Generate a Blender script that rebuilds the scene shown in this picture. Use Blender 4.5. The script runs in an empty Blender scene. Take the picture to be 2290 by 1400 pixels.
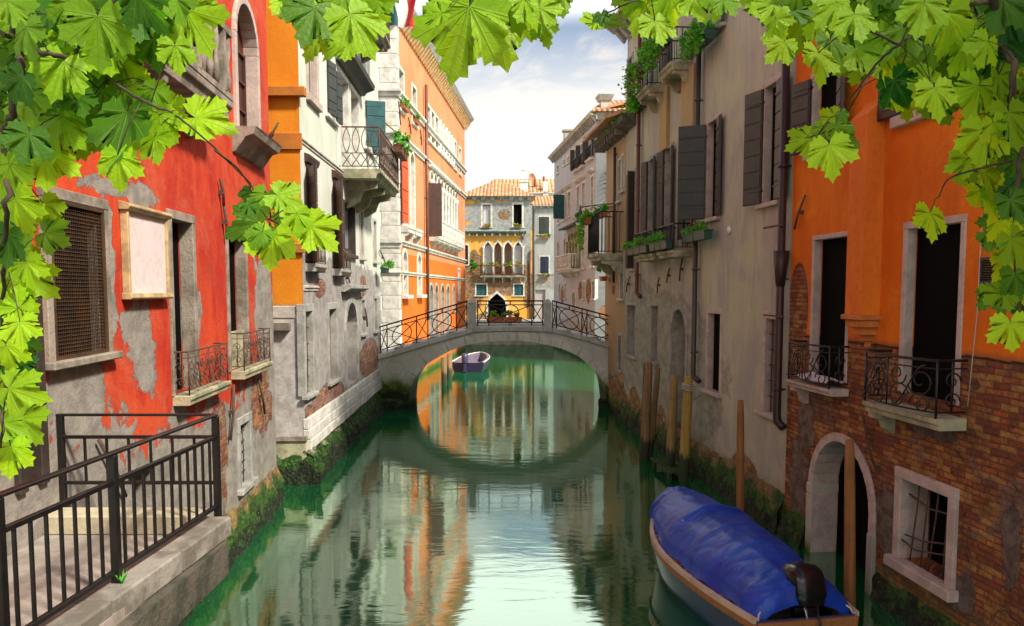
import bpy, math, random
from mathutils import Vector, Matrix, noise as mnoise
R = math.radians
rnd = random.Random(7)
sc = bpy.context.scene
col = sc.collection
# ---------------------------------------------------------------- camera, sky, sun, exposure
PW, PH, FOC, CAMH = 2290.0, 1400.0, 1700.0, 4.2
PITCH = R(4.2)
HORY = 650.0
PPY = HORY + FOC * math.tan(PITCH)
cd = bpy.data.cameras.new('camera'); cam = bpy.data.objects.new('camera', cd); col.objects.link(cam)
cam.location = (0, 0, CAMH); cam.rotation_euler = (R(90) - PITCH, 0, 0)
cd.sensor_fit = 'HORIZONTAL'; cd.sensor_width = 36.0; cd.lens = 36.0 * FOC / PW
cd.shift_y = (PPY - PH / 2) / PW
cd.clip_start = 0.05; cd.clip_end = 2000
sc.camera = cam
sc.view_settings.view_transform = 'Standard'; sc.view_settings.look = 'None'
sc.view_settings.gamma = 1.0; sc.view_settings.exposure = 0.58
SUN_DIR = Vector((0.60, -0.42, 0.74)).normalized()
sl = bpy.data.lights.new('sun', 'SUN'); so = bpy.data.objects.new('sun', sl); col.objects.link(so)
sl.energy = 5.0; sl.angle = R(6); sl.color = (1.0, 0.93, 0.80)
so.rotation_euler = SUN_DIR.to_track_quat('Z', 'Y').to_euler()
so.location = (30, 20, 40)
wd = bpy.data.worlds.new('World'); sc.world = wd; wd.use_nodes = True


class NB:
    """small node builder"""
    def __init__(s, tree):
        s.t = tree; s.t.nodes.clear()

    def n(s, typ, props=None, ins=None):
        nd = s.t.nodes.new(typ)
        for k, v in (props or {}).items(): setattr(nd, k, v)
        for k, v in (ins or {}).items():
            if v is None: continue
            sk = nd.inputs[k]
            if isinstance(v, bpy.types.NodeSocket): s.t.links.new(v, sk)
            elif isinstance(v, tuple) and len(v) == 3 and sk.type == 'RGBA': sk.default_value = (*v, 1)
            else: sk.default_value = v
        return nd

    def m(s, op, a, b=None, c=None, clamp=False):
        return s.n('ShaderNodeMath', {'operation': op, 'use_clamp': clamp}, {0: a, 1: b, 2: c}).outputs[0]

    def mix(s, f, a, b, bt='MIX'):
        nd = s.n('ShaderNodeMix', {'data_type': 'RGBA', 'blend_type': bt, 'clamp_factor': True}, {0: f, 6: a, 7: b})
        return nd.outputs[2]

    def noise(s, v, scale, detail=4, rough=0.55, dist=0.0):
        return s.n('ShaderNodeTexNoise', {}, {'Vector': v, 'Scale': scale, 'Detail': detail, 'Roughness': rough, 'Distortion': dist}).outputs[0]

    def comb(s, x, y, z=0.0): return s.n('ShaderNodeCombineXYZ', {}, {0: x, 1: y, 2: z}).outputs[0]

    def sep(s, v): return s.n('ShaderNodeSeparateXYZ', {}, {0: v}).outputs

    def vm(s, v, sx, sy, sz): return s.n('ShaderNodeVectorMath', {'operation': 'MULTIPLY'}, {0: v, 1: (sx, sy, sz)}).outputs[0]

    def sm(s, v, a, b):  # smooth range to 0..1
        return s.n('ShaderNodeMapRange', {'interpolation_type': 'SMOOTHSTEP'}, {0: v, 1: a, 2: b, 3: 0.0, 4: 1.0}).outputs[0]

    def ob(s): return s.n('ShaderNodeTexCoord').outputs['Object']

    def pb(s, colr, rough=0.8, bump=None, bd=0.02, bs=1.0, **kw):
        ins = {'Base Color': colr, 'Roughness': rough}
        ins.update(kw)
        if bump is not None:
            ins['Normal'] = s.n('ShaderNodeBump', {}, {'Height': bump, 'Strength': bs, 'Distance': bd}).outputs[0]
        p = s.n('ShaderNodeBsdfPrincipled', {}, ins)
        return p.outputs[0]

    def out(s, sh): s.n('ShaderNodeOutputMaterial', {}, {0: sh})


# sky: physical sky, thin bright veil low down, broken clouds higher up
b = NB(wd.node_tree)
skyt = b.n('ShaderNodeTexSky', {'sky_type': 'NISHITA', 'sun_disc': False,
           'sun_elevation': math.asin(SUN_DIR.z), 'sun_rotation': math.atan2(SUN_DIR.x, SUN_DIR.y),
           'air_density': 1.0, 'dust_density': 1.0, 'ozone_density': 1.5})
tg = b.n('ShaderNodeTexCoord').outputs['Generated']
sx, sy_, sz = b.sep(tg)
warp = b.vm(tg, 1.0, 1.0, 2.2)
n1 = b.noise(warp, 4.2, 9, 0.62, 0.4)
cl = b.sm(n1, 0.50, 0.62)
cshade = b.noise(warp, 7.0, 5, 0.6, 0.2)
veil = b.sm(sz, 0.365, 0.18)
high = b.m('MULTIPLY', b.m('MULTIPLY', b.sm(sz, 0.315, 0.36), b.sm(sz, 0.75, 0.50)), 0.92)
bg_sky = b.n('ShaderNodeBackground', {}, {0: skyt.outputs[0], 1: 0.10}).outputs[0]
ccol = b.mix(b.sm(cshade, 0.35, 0.62), (0.62, 0.66, 0.74), (1.0, 0.93, 0.86))
bg_hi = b.n('ShaderNodeBackground', {}, {0: (1.0, 0.97, 0.93), 1: 1.55}).outputs[0]
bg_cl = b.n('ShaderNodeBackground', {}, {0: ccol, 1: 0.62}).outputs[0]
bg_veil = b.n('ShaderNodeBackground', {}, {0: (1.0, 0.965, 0.90), 1: 0.78}).outputs[0]
m1 = b.n('ShaderNodeMixShader', {}, {0: b.m('MULTIPLY', cl, 0.85), 1: bg_sky, 2: bg_cl}).outputs[0]
m1 = b.n('ShaderNodeMixShader', {}, {0: high, 1: m1, 2: bg_hi}).outputs[0]
m2 = b.n('ShaderNodeMixShader', {}, {0: b.m('MULTIPLY', veil, 0.93), 1: m1, 2: bg_veil}).outputs[0]
b.n('ShaderNodeOutputWorld', {}, {0: m2})

# ---------------------------------------------------------------- measuring helpers
def ray(px, py):
    dx, dy = (px - PW / 2) / FOC, -(py - PPY) / FOC
    s, c = math.sin(PITCH), math.cos(PITCH)
    return Vector((dx, dy * s + c, dy * c - s))
CAMP = Vector((0, 0, CAMH))
def at_y(px, py, Y):
    d = ray(px, py); return CAMP + d * (Y / d.y)
def at_z(px, py, z=0.0):
    d = ray(px, py); return CAMP + d * ((z - CAMH) / d.z)

class Fac:
    """a facade plane: u runs left to right as seen from the canal, local -y faces out, z is height over the water"""
    def __init__(s, p0, p1):
        s.p0 = Vector((p0[0], p0[1], 0)); s.p1 = Vector((p1[0], p1[1], 0))
        d = s.p1 - s.p0; s.L = d.length; s.ex = d.normalized()
        s.ey = Vector((-s.ex.y, s.ex.x, 0)); s.n = -s.ey
        s.M = Matrix.Translation(s.p0) @ Matrix.Rotation(math.atan2(s.ex.y, s.ex.x), 4, 'Z')
    def pix(s, px, py, off=0.0):
        d = ray(px, py); q = s.p0 + s.n * off
        t = (q - CAMP).dot(s.n) / d.dot(s.n)
        P = CAMP + d * t
        return (P - s.p0).dot(s.ex), P.z
    def w(s, u, off, z): return s.p0 + s.ex * u + s.n * off + Vector((0, 0, z))

# ---------------------------------------------------------------- object helpers
WM = {}
def place(o, M, parent=None):
    WM[o.name] = M
    if parent is not None:
        o.parent = parent; o.matrix_basis = WM[parent.name].inverted() @ M
    else: o.matrix_basis = M
def thing(name, label, cat, M=None, group=None):
    o = bpy.data.objects.new(name, None); col.objects.link(o)
    o.empty_display_size = 0.2
    place(o, M if M is not None else Matrix())
    o['label'] = label; o['category'] = cat
    if group: o['group'] = group
    return o
def tag(o, label=None, cat=None, group=None, kind=None):
    if label: o['label'] = label
    if cat: o['category'] = cat
    if group: o['group'] = group
    if kind: o['kind'] = kind
    return o
I4 = Matrix()

class MB:
    def __init__(s): s.v = []; s.f = []; s.sm = []
    def add(s, vs, fs, smooth=False):
        k = len(s.v); s.v += [tuple(p) for p in vs]
        for f in fs: s.f.append(tuple(i + k for i in f)); s.sm.append(smooth)
        return s
    def box(s, x0, x1, y0, y1, z0, z1):
        if x1 < x0: x0, x1 = x1, x0
        if y1 < y0: y0, y1 = y1, y0
        if z1 < z0: z0, z1 = z1, z0
        vs = [(x, y, z) for z in (z0, z1) for y in (y0, y1) for x in (x0, x1)]
        return s.add(vs, [(0, 2, 3, 1), (4, 5, 7, 6), (0, 1, 5, 4), (2, 6, 7, 3), (0, 4, 6, 2), (1, 3, 7, 5)])
    def hexa(s, p):  # 8 points: bottom ring 0-3, top ring 4-7
        return s.add(p, [(3, 2, 1, 0), (4, 5, 6, 7), (0, 1, 5, 4), (1, 2, 6, 5), (2, 3, 7, 6), (3, 0, 4, 7)])
    def mbox(s, M, x0, x1, y0, y1, z0, z1):
        m = MB().box(x0, x1, y0, y1, z0, z1)
        return s.add([M @ Vector(p) for p in m.v], m.f)
    def prism(s, pts, d):  # pts 3d loop, extruded by vector d
        n = len(pts); d = Vector(d); P = [Vector(p) for p in pts]
        vs = P + [p + d for p in P]
        return s.add(vs, [tuple(range(n - 1, -1, -1)), tuple(range(n, 2 * n))] + [(i, (i + 1) % n, (i + 1) % n + n, i + n) for i in range(n)])
    def profile(s, prof, u0, u1):  # prof: list of (y,z) swept along u
        return s.prism([(u0, y, z) for y, z in prof], (u1 - u0, 0, 0))
    def tube(s, path, r, n=6, closed=False, r1=None, smooth=True, flat=None):
        P = [Vector(p) for p in path]; N = len(P); rings = []
        up = Vector((0, 0, 1))
        prev = None
        for i, p in enumerate(P):
            if closed: t = P[(i + 1) % N] - P[i - 1]
            else: t = P[min(i + 1, N - 1)] - P[max(i - 1, 0)]
            if t.length < 1e-9: t = Vector((0, 0, 1))
            t.normalize()
            a = prev if prev is not None else (Vector((0, 1, 0)) if abs(t.y) < 0.9 else Vector((1, 0, 0)))
            a = (a - t * a.dot(t));
            if a.length < 1e-6: a = t.orthogonal()
            a.normalize(); prev = a; bb = t.cross(a)
            rr = r if r1 is None else r + (r1 - r) * i / (N - 1)
            rings.append([p + (a * math.cos(2 * math.pi * k / n) + bb * math.sin(2 * math.pi * k / n)) * rr for k in range(n)])
        vs = [q for rg in rings for q in rg]; fs = []
        for i in range(N if closed else N - 1):
            j = (i + 1) % N
            for k in range(n): fs.append((i * n + k, i * n + (k + 1) % n, j * n + (k + 1) % n, j * n + k))
        if not closed: fs += [tuple(range(n - 1, -1, -1)), tuple((N - 1) * n + k for k in range(n))]
        return s.add(vs, fs, smooth)
    def lathe(s, c, prof, n=12):  # prof (r,z)
        vs = []; fs = []
        for r, z in prof:
            for k in range(n): vs.append((c[0] + r * math.cos(2 * math.pi * k / n), c[1] + r * math.sin(2 * math.pi * k / n), c[2] + z))
        for i in range(len(prof) - 1):
            for k in range(n): fs.append((i * n + k, i * n + (k + 1) % n, (i + 1) * n + (k + 1) % n, (i + 1) * n + k))
        fs += [tuple(range(n - 1, -1, -1)), tuple((len(prof) - 1) * n + k for k in range(n))]
        return s.add(vs, fs, True)
    def build(s, name, mat, parent=None, M=None, bevel=0.0):
        me = bpy.data.meshes.new(name); me.from_pydata(s.v, [], s.f); me.update()
        me.polygons.foreach_set('use_smooth', s.sm)
        me.materials.append(mat)
        o = bpy.data.objects.new(name, me); col.objects.link(o)
        if M is None: M = WM[parent.name] if parent is not None else I4
        place(o, M, parent)
        if bevel:
            md = o.modifiers.new('bevel', 'BEVEL'); md.width = bevel; md.segments = 1; md.limit_method = 'ANGLE'
        return o

# ---------------------------------------------------------------- materials
def newmat(name):
    m = bpy.data.materials.new(name); m.use_nodes = True
    return m, NB(m.node_tree)
_mc = {}
def simple(name, c, rough=0.6, c2=None, scale=6.0, bump=0.0, metal=0.0, stretch=(1, 1, 1), spec=0.5, lo=0.38, hi=0.64):
    if name in _mc: return _mc[name]
    m, b = newmat(name); o = b.vm(b.ob(), *stretch)
    nz = b.noise(o, scale, 6, 0.6)
    cc = b.mix(b.sm(nz, lo, hi), c, c2 or tuple(x * 0.7 for x in c))
    fine = b.noise(b.ob(), scale * 9, 4, 0.6)
    cc = b.mix(b.m('MULTIPLY', b.sm(fine, 0.45, 0.7), 0.25), cc, tuple(x * 0.45 for x in c))
    sh = b.pb(cc, rough, b.m('ADD', nz, b.m('MULTIPLY', fine, 0.6)) if bump else None, bump, 1.0, Metallic=metal, **{'Specular IOR Level': spec})
    b.out(sh); _mc[name] = m
    return m

def wall_mat(name, paint, paint2, plaster=(0.34, 0.32, 0.29), brickc=((0.36, 0.12, 0.05), (0.48, 0.22, 0.09)), mortar=(0.30, 0.27, 0.22),
             plaster_f=(), brick_f=(), plaster_z=None, brick_z=None, moss=0.35, streak=0.5, rough_b=0.012, grime=0.4,
             over=None, amp=0.9, pk=0.5, tint=None, warmstain=None, damp=True, bamp=None, low=None, fade=None):
    """paint over plaster over brick; patches are (u, z, ru, rz); *_z = height under which the layer is bare"""
    m, b = newmat(name); o = b.ob(); x, y, z = b.sep(o)
    u = b.m('ADD', x, y)
    uz = b.comb(u, z, b.m('MULTIPLY', y, 0.3))
    na = b.noise(uz, 1.7, 8, 0.62, 0.6)
    nb_ = b.noise(uz, 5.5, 6, 0.65, 0.3)
    nmix = b.m('ADD', b.m('MULTIPLY', b.m('SUBTRACT', na, 0.5), 1.5), b.m('MULTIPLY', b.m('SUBTRACT', nb_, 0.5), 0.7))
    def field(pts, zl, a=amp):
        f = None
        for (pu, pz, ru, rz) in pts:
            du = b.m('DIVIDE', b.m('SUBTRACT', u, pu), ru); dz = b.m('DIVIDE', b.m('SUBTRACT', z, pz), rz)
            d = b.m('SUBTRACT', 1.0, b.m('SQRT', b.m('ADD', b.m('MULTIPLY', du, du), b.m('MULTIPLY', dz, dz))))
            d = b.m('MAXIMUM', d, -1.0)
            f = d if f is None else b.m('MAXIMUM', f, d)
        if zl is not None:
            d = b.m('MULTIPLY', b.m('SUBTRACT', zl, z), 1.3)
            f = d if f is None else b.m('MAXIMUM', f, d)
        if f is None: return None
        return b.m('ADD', f, b.m('MULTIPLY', nmix, a))
    st = b.noise(b.comb(b.m('MULTIPLY', u, 2.3), b.m('MULTIPLY', z, 0.5)), 1.3, 8, 0.68, 0.8)
    big = b.noise(uz, 0.55, 5, 0.6, 0.8)
    fine = b.noise(uz, 26, 5, 0.7)
    c = b.mix(b.sm(b.m('ADD', b.m('MULTIPLY', st, streak), b.m('MULTIPLY', big, 1 - streak)), 0.38, 0.62), paint, paint2)
    if fade: c = b.mix(b.m('MULTIPLY', b.sm(b.noise(uz, .75, 8, .72, 1.2), .46, .68), fade[1]), c, fade[0])
    if low: c = b.mix(b.sm(z, low[0], low[0] - .05), c, b.mix(b.sm(st, .38, .62), low[1], low[2]))
    c = b.mix(b.m('MULTIPLY', b.sm(fine, 0.42, 0.72), 0.28), c, tuple(v * 0.55 for v in paint))
    if grime:
        g = b.m('MULTIPLY', b.sm(b.noise(b.comb(b.m('MULTIPLY', u, 2.2), b.m('MULTIPLY', z, 0.5), 3.3), 1.1, 7, 0.65, 0.5), 0.54, 0.74), grime)
        c = b.mix(g, c, tuple(v * 0.4 + 0.02 for v in paint2))
    h = b.m('MULTIPLY', b.m('ADD', nb_, b.m('MULTIPLY', fine, 0.5)), 0.5)
    fp = field(plaster_f, plaster_z)
    if fp is not None:
        mp = b.sm(fp, 0.0, 0.05)
        c = b.mix(b.m('MULTIPLY', b.sm(fp, -0.09, 0.0), 0.55), c, tuple(v * .35 for v in plaster))  # thin dark rim round peeled patches: edge shade painted in for depth
        pn = b.noise(uz, 3.2, 7, 0.7, 0.4)
        pc = b.mix(b.sm(pn, 0.35, 0.65), plaster, tuple(v * 0.62 for v in plaster))
        pc = b.mix(b.m('MULTIPLY', b.sm(fine, 0.5, 0.7), 0.35), pc, tuple(v * 0.4 for v in plaster))
        c = b.mix(mp, c, pc)
        h = b.m('ADD', h, b.m('MULTIPLY', b.m('SUBTRACT', 1.0, mp), 0.6))
        h = b.m('ADD', h, b.m('MULTIPLY', b.m('MULTIPLY', mp, pn), 1.2))
    fb = field(brick_f, brick_z, bamp if bamp is not None else amp)
    if fb is not None:
        mb = b.sm(fb, 0.0, 0.04)
        wob = b.n('ShaderNodeTexNoise', {}, {'Vector': uz, 'Scale': 5.0, 'Detail': 3.0}).outputs[1]
        buv = b.n('ShaderNodeVectorMath', {'operation': 'ADD'}, {0: b.comb(u, z), 1: b.vm(wob, 0.03, 0.035, 0)}).outputs[0]
        bt = b.n('ShaderNodeTexBrick', {}, {'Vector': buv, 'Color1': brickc[0], 'Color2': brickc[1], 'Mortar': mortar, 'Scale': 1.0,
                 'Mortar Size': 0.011, 'Mortar Smooth': 0.35, 'Bias': -0.1, 'Brick Width': 0.25, 'Row Height': 0.072})
        bn = b.noise(uz, 3.4, 5, 0.6)
        bc = b.mix(b.sm(bn, 0.40, 0.68), bt.outputs[0], tuple((p + q) * 0.32 for p, q in zip(brickc[0], mortar)), 'MIX')
        hueb = b.n('ShaderNodeTexBrick', {}, {'Vector': buv, 'Color1': (0, 0, 0), 'Color2': (1, 1, 1), 'Mortar': (.5, .5, .5), 'Scale': 1.0, 'Mortar Size': 0.0, 'Bias': 0.0, 'Brick Width': 0.25, 'Row Height': 0.072}).outputs[0]
        hb = b.sep(hueb)[0]
        bc = b.mix(b.m('MULTIPLY', b.sm(hb, .62, .95), .6), bc, (0.46, 0.25, 0.075)); bc = b.mix(b.m('MULTIPLY', b.sm(hb, .30, .08), .7), bc, (0.16, 0.05, 0.035))
        bc = b.mix(b.m('MULTIPLY', b.sm(b.noise(uz, .8, 7, 0.7, 0.9), 0.50, 0.66), 0.75), bc, (0.13, 0.055, 0.03))
        bc = b.mix(b.m('MULTIPLY', b.sm(b.noise(uz, 1.3, 6, 0.6, 0.9), 0.55, 0.64), 0.7), bc, plaster)
        bc = b.mix(b.m('MULTIPLY', b.sm(b.noise(uz, 2.1, 8, 0.75, 1.5), 0.57, 0.62), 0.8), bc, (0.05, 0.03, 0.02))
        bc = b.mix(b.m('MULTIPLY', b.sm(nb_, .42, .62), .5), bc, (0.10, 0.04, 0.022))
        bc = b.mix(b.m('MULTIPLY', b.sm(fine, 0.45, 0.7), 0.5), bc, tuple(v * 0.35 for v in brickc[0]))
        edge = b.m('MULTIPLY', b.sm(fb, -0.10, 0.0), b.m('SUBTRACT', 1.0, mb))
        c = b.mix(b.m('MULTIPLY', edge, 0.55), c, tuple(v * 0.5 for v in plaster))
        c = b.mix(mb, c, bc)
        bh = b.m('SUBTRACT', b.m('ADD', b.m('MULTIPLY', bn, 1.2), b.m('MULTIPLY', fine, 0.9)), b.m('MULTIPLY', bt.outputs[1], 2.4))
        h = b.n('ShaderNodeMix', {'data_type': 'FLOAT'}, {0: mb, 2: b.m('ADD', h, 2.2), 3: bh}).outputs[0]
    if over is not None:
        fo = field(over, None, 1.3); mo_ = b.sm(fo, 0.0, 0.08); pn2 = b.noise(uz, 4.5, 8, 0.72, 0.5)
        oc_ = b.mix(b.sm(pn2, .35, .65), tuple(v * 1.15 for v in plaster), tuple(v * .4 for v in plaster))
        c = b.mix(b.m('MULTIPLY', mo_, .9), c, oc_)
        h = b.n('ShaderNodeMix', {'data_type': 'FLOAT'}, {0: mo_, 2: h, 3: b.m('ADD', 1.2, b.m('MULTIPLY', pn2, 2.2))}).outputs[0]
    ro = 0.85
    if moss is not None:
        mz = b.m('ADD', b.m('SUBTRACT', moss, z), b.m('MULTIPLY', nmix, 0.55))
        dk = b.sm(mz, -0.35, 0.15)
        c = b.mix(b.m('MULTIPLY', dk, 0.6), c, (0.12, 0.13, 0.035))
        mg = b.mix(b.sm(nb_, 0.4, 0.62), (0.02, 0.055, 0.006), (0.10, 0.14, 0.012))
        c = b.mix(b.sm(mz, 0.0, 0.25), c, mg)
        c = b.mix(b.sm(mz, 0.32, 0.5), c, (0.012, 0.016, 0.008))
    b.out(b.pb(c, ro, h, rough_b, 1.0, **{'Specular IOR Level': 0.25}))
    return m

def tile_mat(name, c1=(0.55, 0.20, 0.08), c2=(0.72, 0.36, 0.17), pitch=0.22, ax=0):
    m, b = newmat(name); o = b.ob(); s3 = b.sep(o)
    u = s3[0]; v = s3[1]
    ph = b.m('SINE', b.m('MULTIPLY', u, 2 * math.pi / pitch))
    rows = b.m('FRACT', b.m('DIVIDE', v, 0.38))
    cell = b.n('ShaderNodeTexWhiteNoise', {'noise_dimensions': '2D'}, {'Vector': b.comb(b.m('FLOOR', b.m('DIVIDE', u, pitch)), b.m('FLOOR', b.m('DIVIDE', v, 0.38)))}).outputs[0]
    c = b.mix(cell, c1, c2)
    c = b.mix(b.sm(b.noise(o, 1.2, 5, 0.6), 0.45, 0.7), c, (0.30, 0.20, 0.13))
    c = b.mix(b.m('MULTIPLY', b.sm(ph, -0.2, -0.95), 0.75), c, (0.10, 0.06, 0.045))
    h = b.m('ADD', b.m('MULTIPLY', ph, 0.5), rows)
    b.out(b.pb(c, 0.85, h, 0.06, 1.0))
    return m

ST = simple('pale_stone', (0.50, 0.46, 0.40), 0.85, (0.33, 0.30, 0.26), 3.0, 0.012)
STW = simple('white_stone', (0.66, 0.63, 0.56), 0.8, (0.45, 0.43, 0.38), 3.5, 0.01)
STP = simple('pink_stone', (0.50, 0.38, 0.33), 0.85, (0.36, 0.29, 0.25), 4.0, 0.01)
STG = simple('grey_stone', (0.36, 0.35, 0.32), 0.85, (0.22, 0.22, 0.19), 2.5, 0.015)
STD = simple('dirty_stone', (0.30, 0.25, 0.20), 0.9, (0.14, 0.12, 0.09), 3.0, 0.015)
STY = simple('lichened_stone', (0.42, 0.38, 0.24), 0.9, (0.20, 0.20, 0.12), 3.0, 0.015)
SIR = simple('black_iron', (0.005, 0.005, 0.005), 0.4, (0.012, 0.008, 0.006), 9.0, 0.003, 0.0)
RUST = simple('rusty_iron', (0.10, 0.045, 0.025), 0.8, (0.05, 0.03, 0.02), 8.0, 0.004)
BRN = simple('bridge_iron', (0.022, 0.014, 0.011), 0.55, (0.012, 0.009, 0.008), 9.0, 0.002, 0.3)
SHG = simple('dark_green_paint', (0.022, 0.032, 0.027), 0.55, (0.035, 0.038, 0.032), 4.0, 0.003)
SHT = simple('teal_paint', (0.01, 0.09, 0.10), 0.55, (0.01, 0.06, 0.07), 4.0, 0.003)
SHB = simple('brown_paint', (0.065, 0.022, 0.012), 0.5, (0.04, 0.018, 0.012), 4.0, 0.003)
SHK = simple('dark_brown_paint', (0.032, 0.022, 0.017), 0.5, (0.05, 0.035, 0.028), 4.0, 0.003)
SHO = simple('orange_red_paint', (0.62, 0.075, 0.008), 0.55, (0.5, 0.06, 0.01), 4.0, 0.003)
WHP = simple('white_paint', (0.72, 0.70, 0.66), 0.6, (0.5, 0.48, 0.45), 6.0, 0.002)
WDM = simple('window_wood', (0.28, 0.10, 0.03), 0.55, (0.18, 0.07, 0.025), 5.0, 0.003)
PIPEB = simple('copper_pipe', (0.17, 0.060, 0.030), 0.5, (0.11, 0.045, 0.03), 2.0, 0.002, 0.2)
PIPED = simple('maroon_pipe', (0.045, 0.016, 0.014), 0.45, (0.03, 0.014, 0.012), 2.0, 0.002, 0.2)
PIPEG = simple('grey_pipe', (0.06, 0.05, 0.045), 0.5, (0.04, 0.035, 0.03), 2.0, 0.002, 0.2)
GOLD = simple('ochre_wood', (0.50, 0.36, 0.17), 0.6, (0.30, 0.20, 0.10), 6.0, 0.003)
POST = simple('board_face', (0.66, 0.56, 0.54), 0.75, (0.60, 0.50, 0.48), 1.5, 0.0)
CURT = simple('curtain_cloth', (0.55, 0.58, 0.62), 0.9, (0.40, 0.42, 0.46), 6.0, 0.01, stretch=(6, 1, .4))
CURB = simple('brown_curtain', (0.16, 0.08, 0.02), 0.9, (0.08, 0.04, 0.015), 6.0, 0.02, stretch=(6, 1, .4))
TERR = simple('terracotta', (0.42, 0.13, 0.05), 0.8, (0.3, 0.1, 0.04), 6.0, 0.003)
GBOX = simple('green_plastic', (0.015, 0.075, 0.05), 0.5, (0.012, 0.05, 0.035), 6.0, 0.0)
BARK = simple('bark', (0.075, 0.05, 0.025), 0.85, (0.03, 0.022, 0.012), 18.0, 0.004)
def glass_mat(name, c, rough=0.12, spec=0.5):
    m, b = newmat(name); o = b.ob()
    nz = b.noise(o, 3.0, 4, 0.6)
    b.out(b.pb(b.mix(nz, c, tuple(v * 2.2 for v in c)), rough, b.noise(o, 1.5, 2), 0.01, 0.4, **{'Specular IOR Level': spec}))
    return m
DARK = glass_mat('dark_interior', (0.0022, 0.002, 0.0018), 0.8, 0.05)  # near-black sheet: the dark of unlit rooms painted into the openings
GLS = glass_mat('window_glass', (0.02, 0.024, 0.028), 0.08, 0.8)
GLP = glass_mat('pale_glass', (0.16, 0.17, 0.18), 0.15, 0.8)
# ---------------------------------------------------------------- buildings
def arc_pts(u0, u1, zs, rise, n=12, gothic=False):
    """arch line from (u0,zs) over the top to (u1,zs)"""
    c = (u0 + u1) / 2; w = (u1 - u0) / 2; out = []
    for i in range(n + 1):
        t = i / n
        if gothic:
            s = 2 * t - 1; a = abs(s)
            zz = zs + rise * ((1 - a ** 2.2) ** 0.5 * 0.72 + 0.28 * (1 - a) ** 2.5 * (1 if a < 1 else 0))
            out.append((c + w * s, zz))
        else:
            th = math.pi * (1 - t)
            out.append((c + w * math.cos(th), zs + rise * math.sin(th)))
    return out

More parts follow.
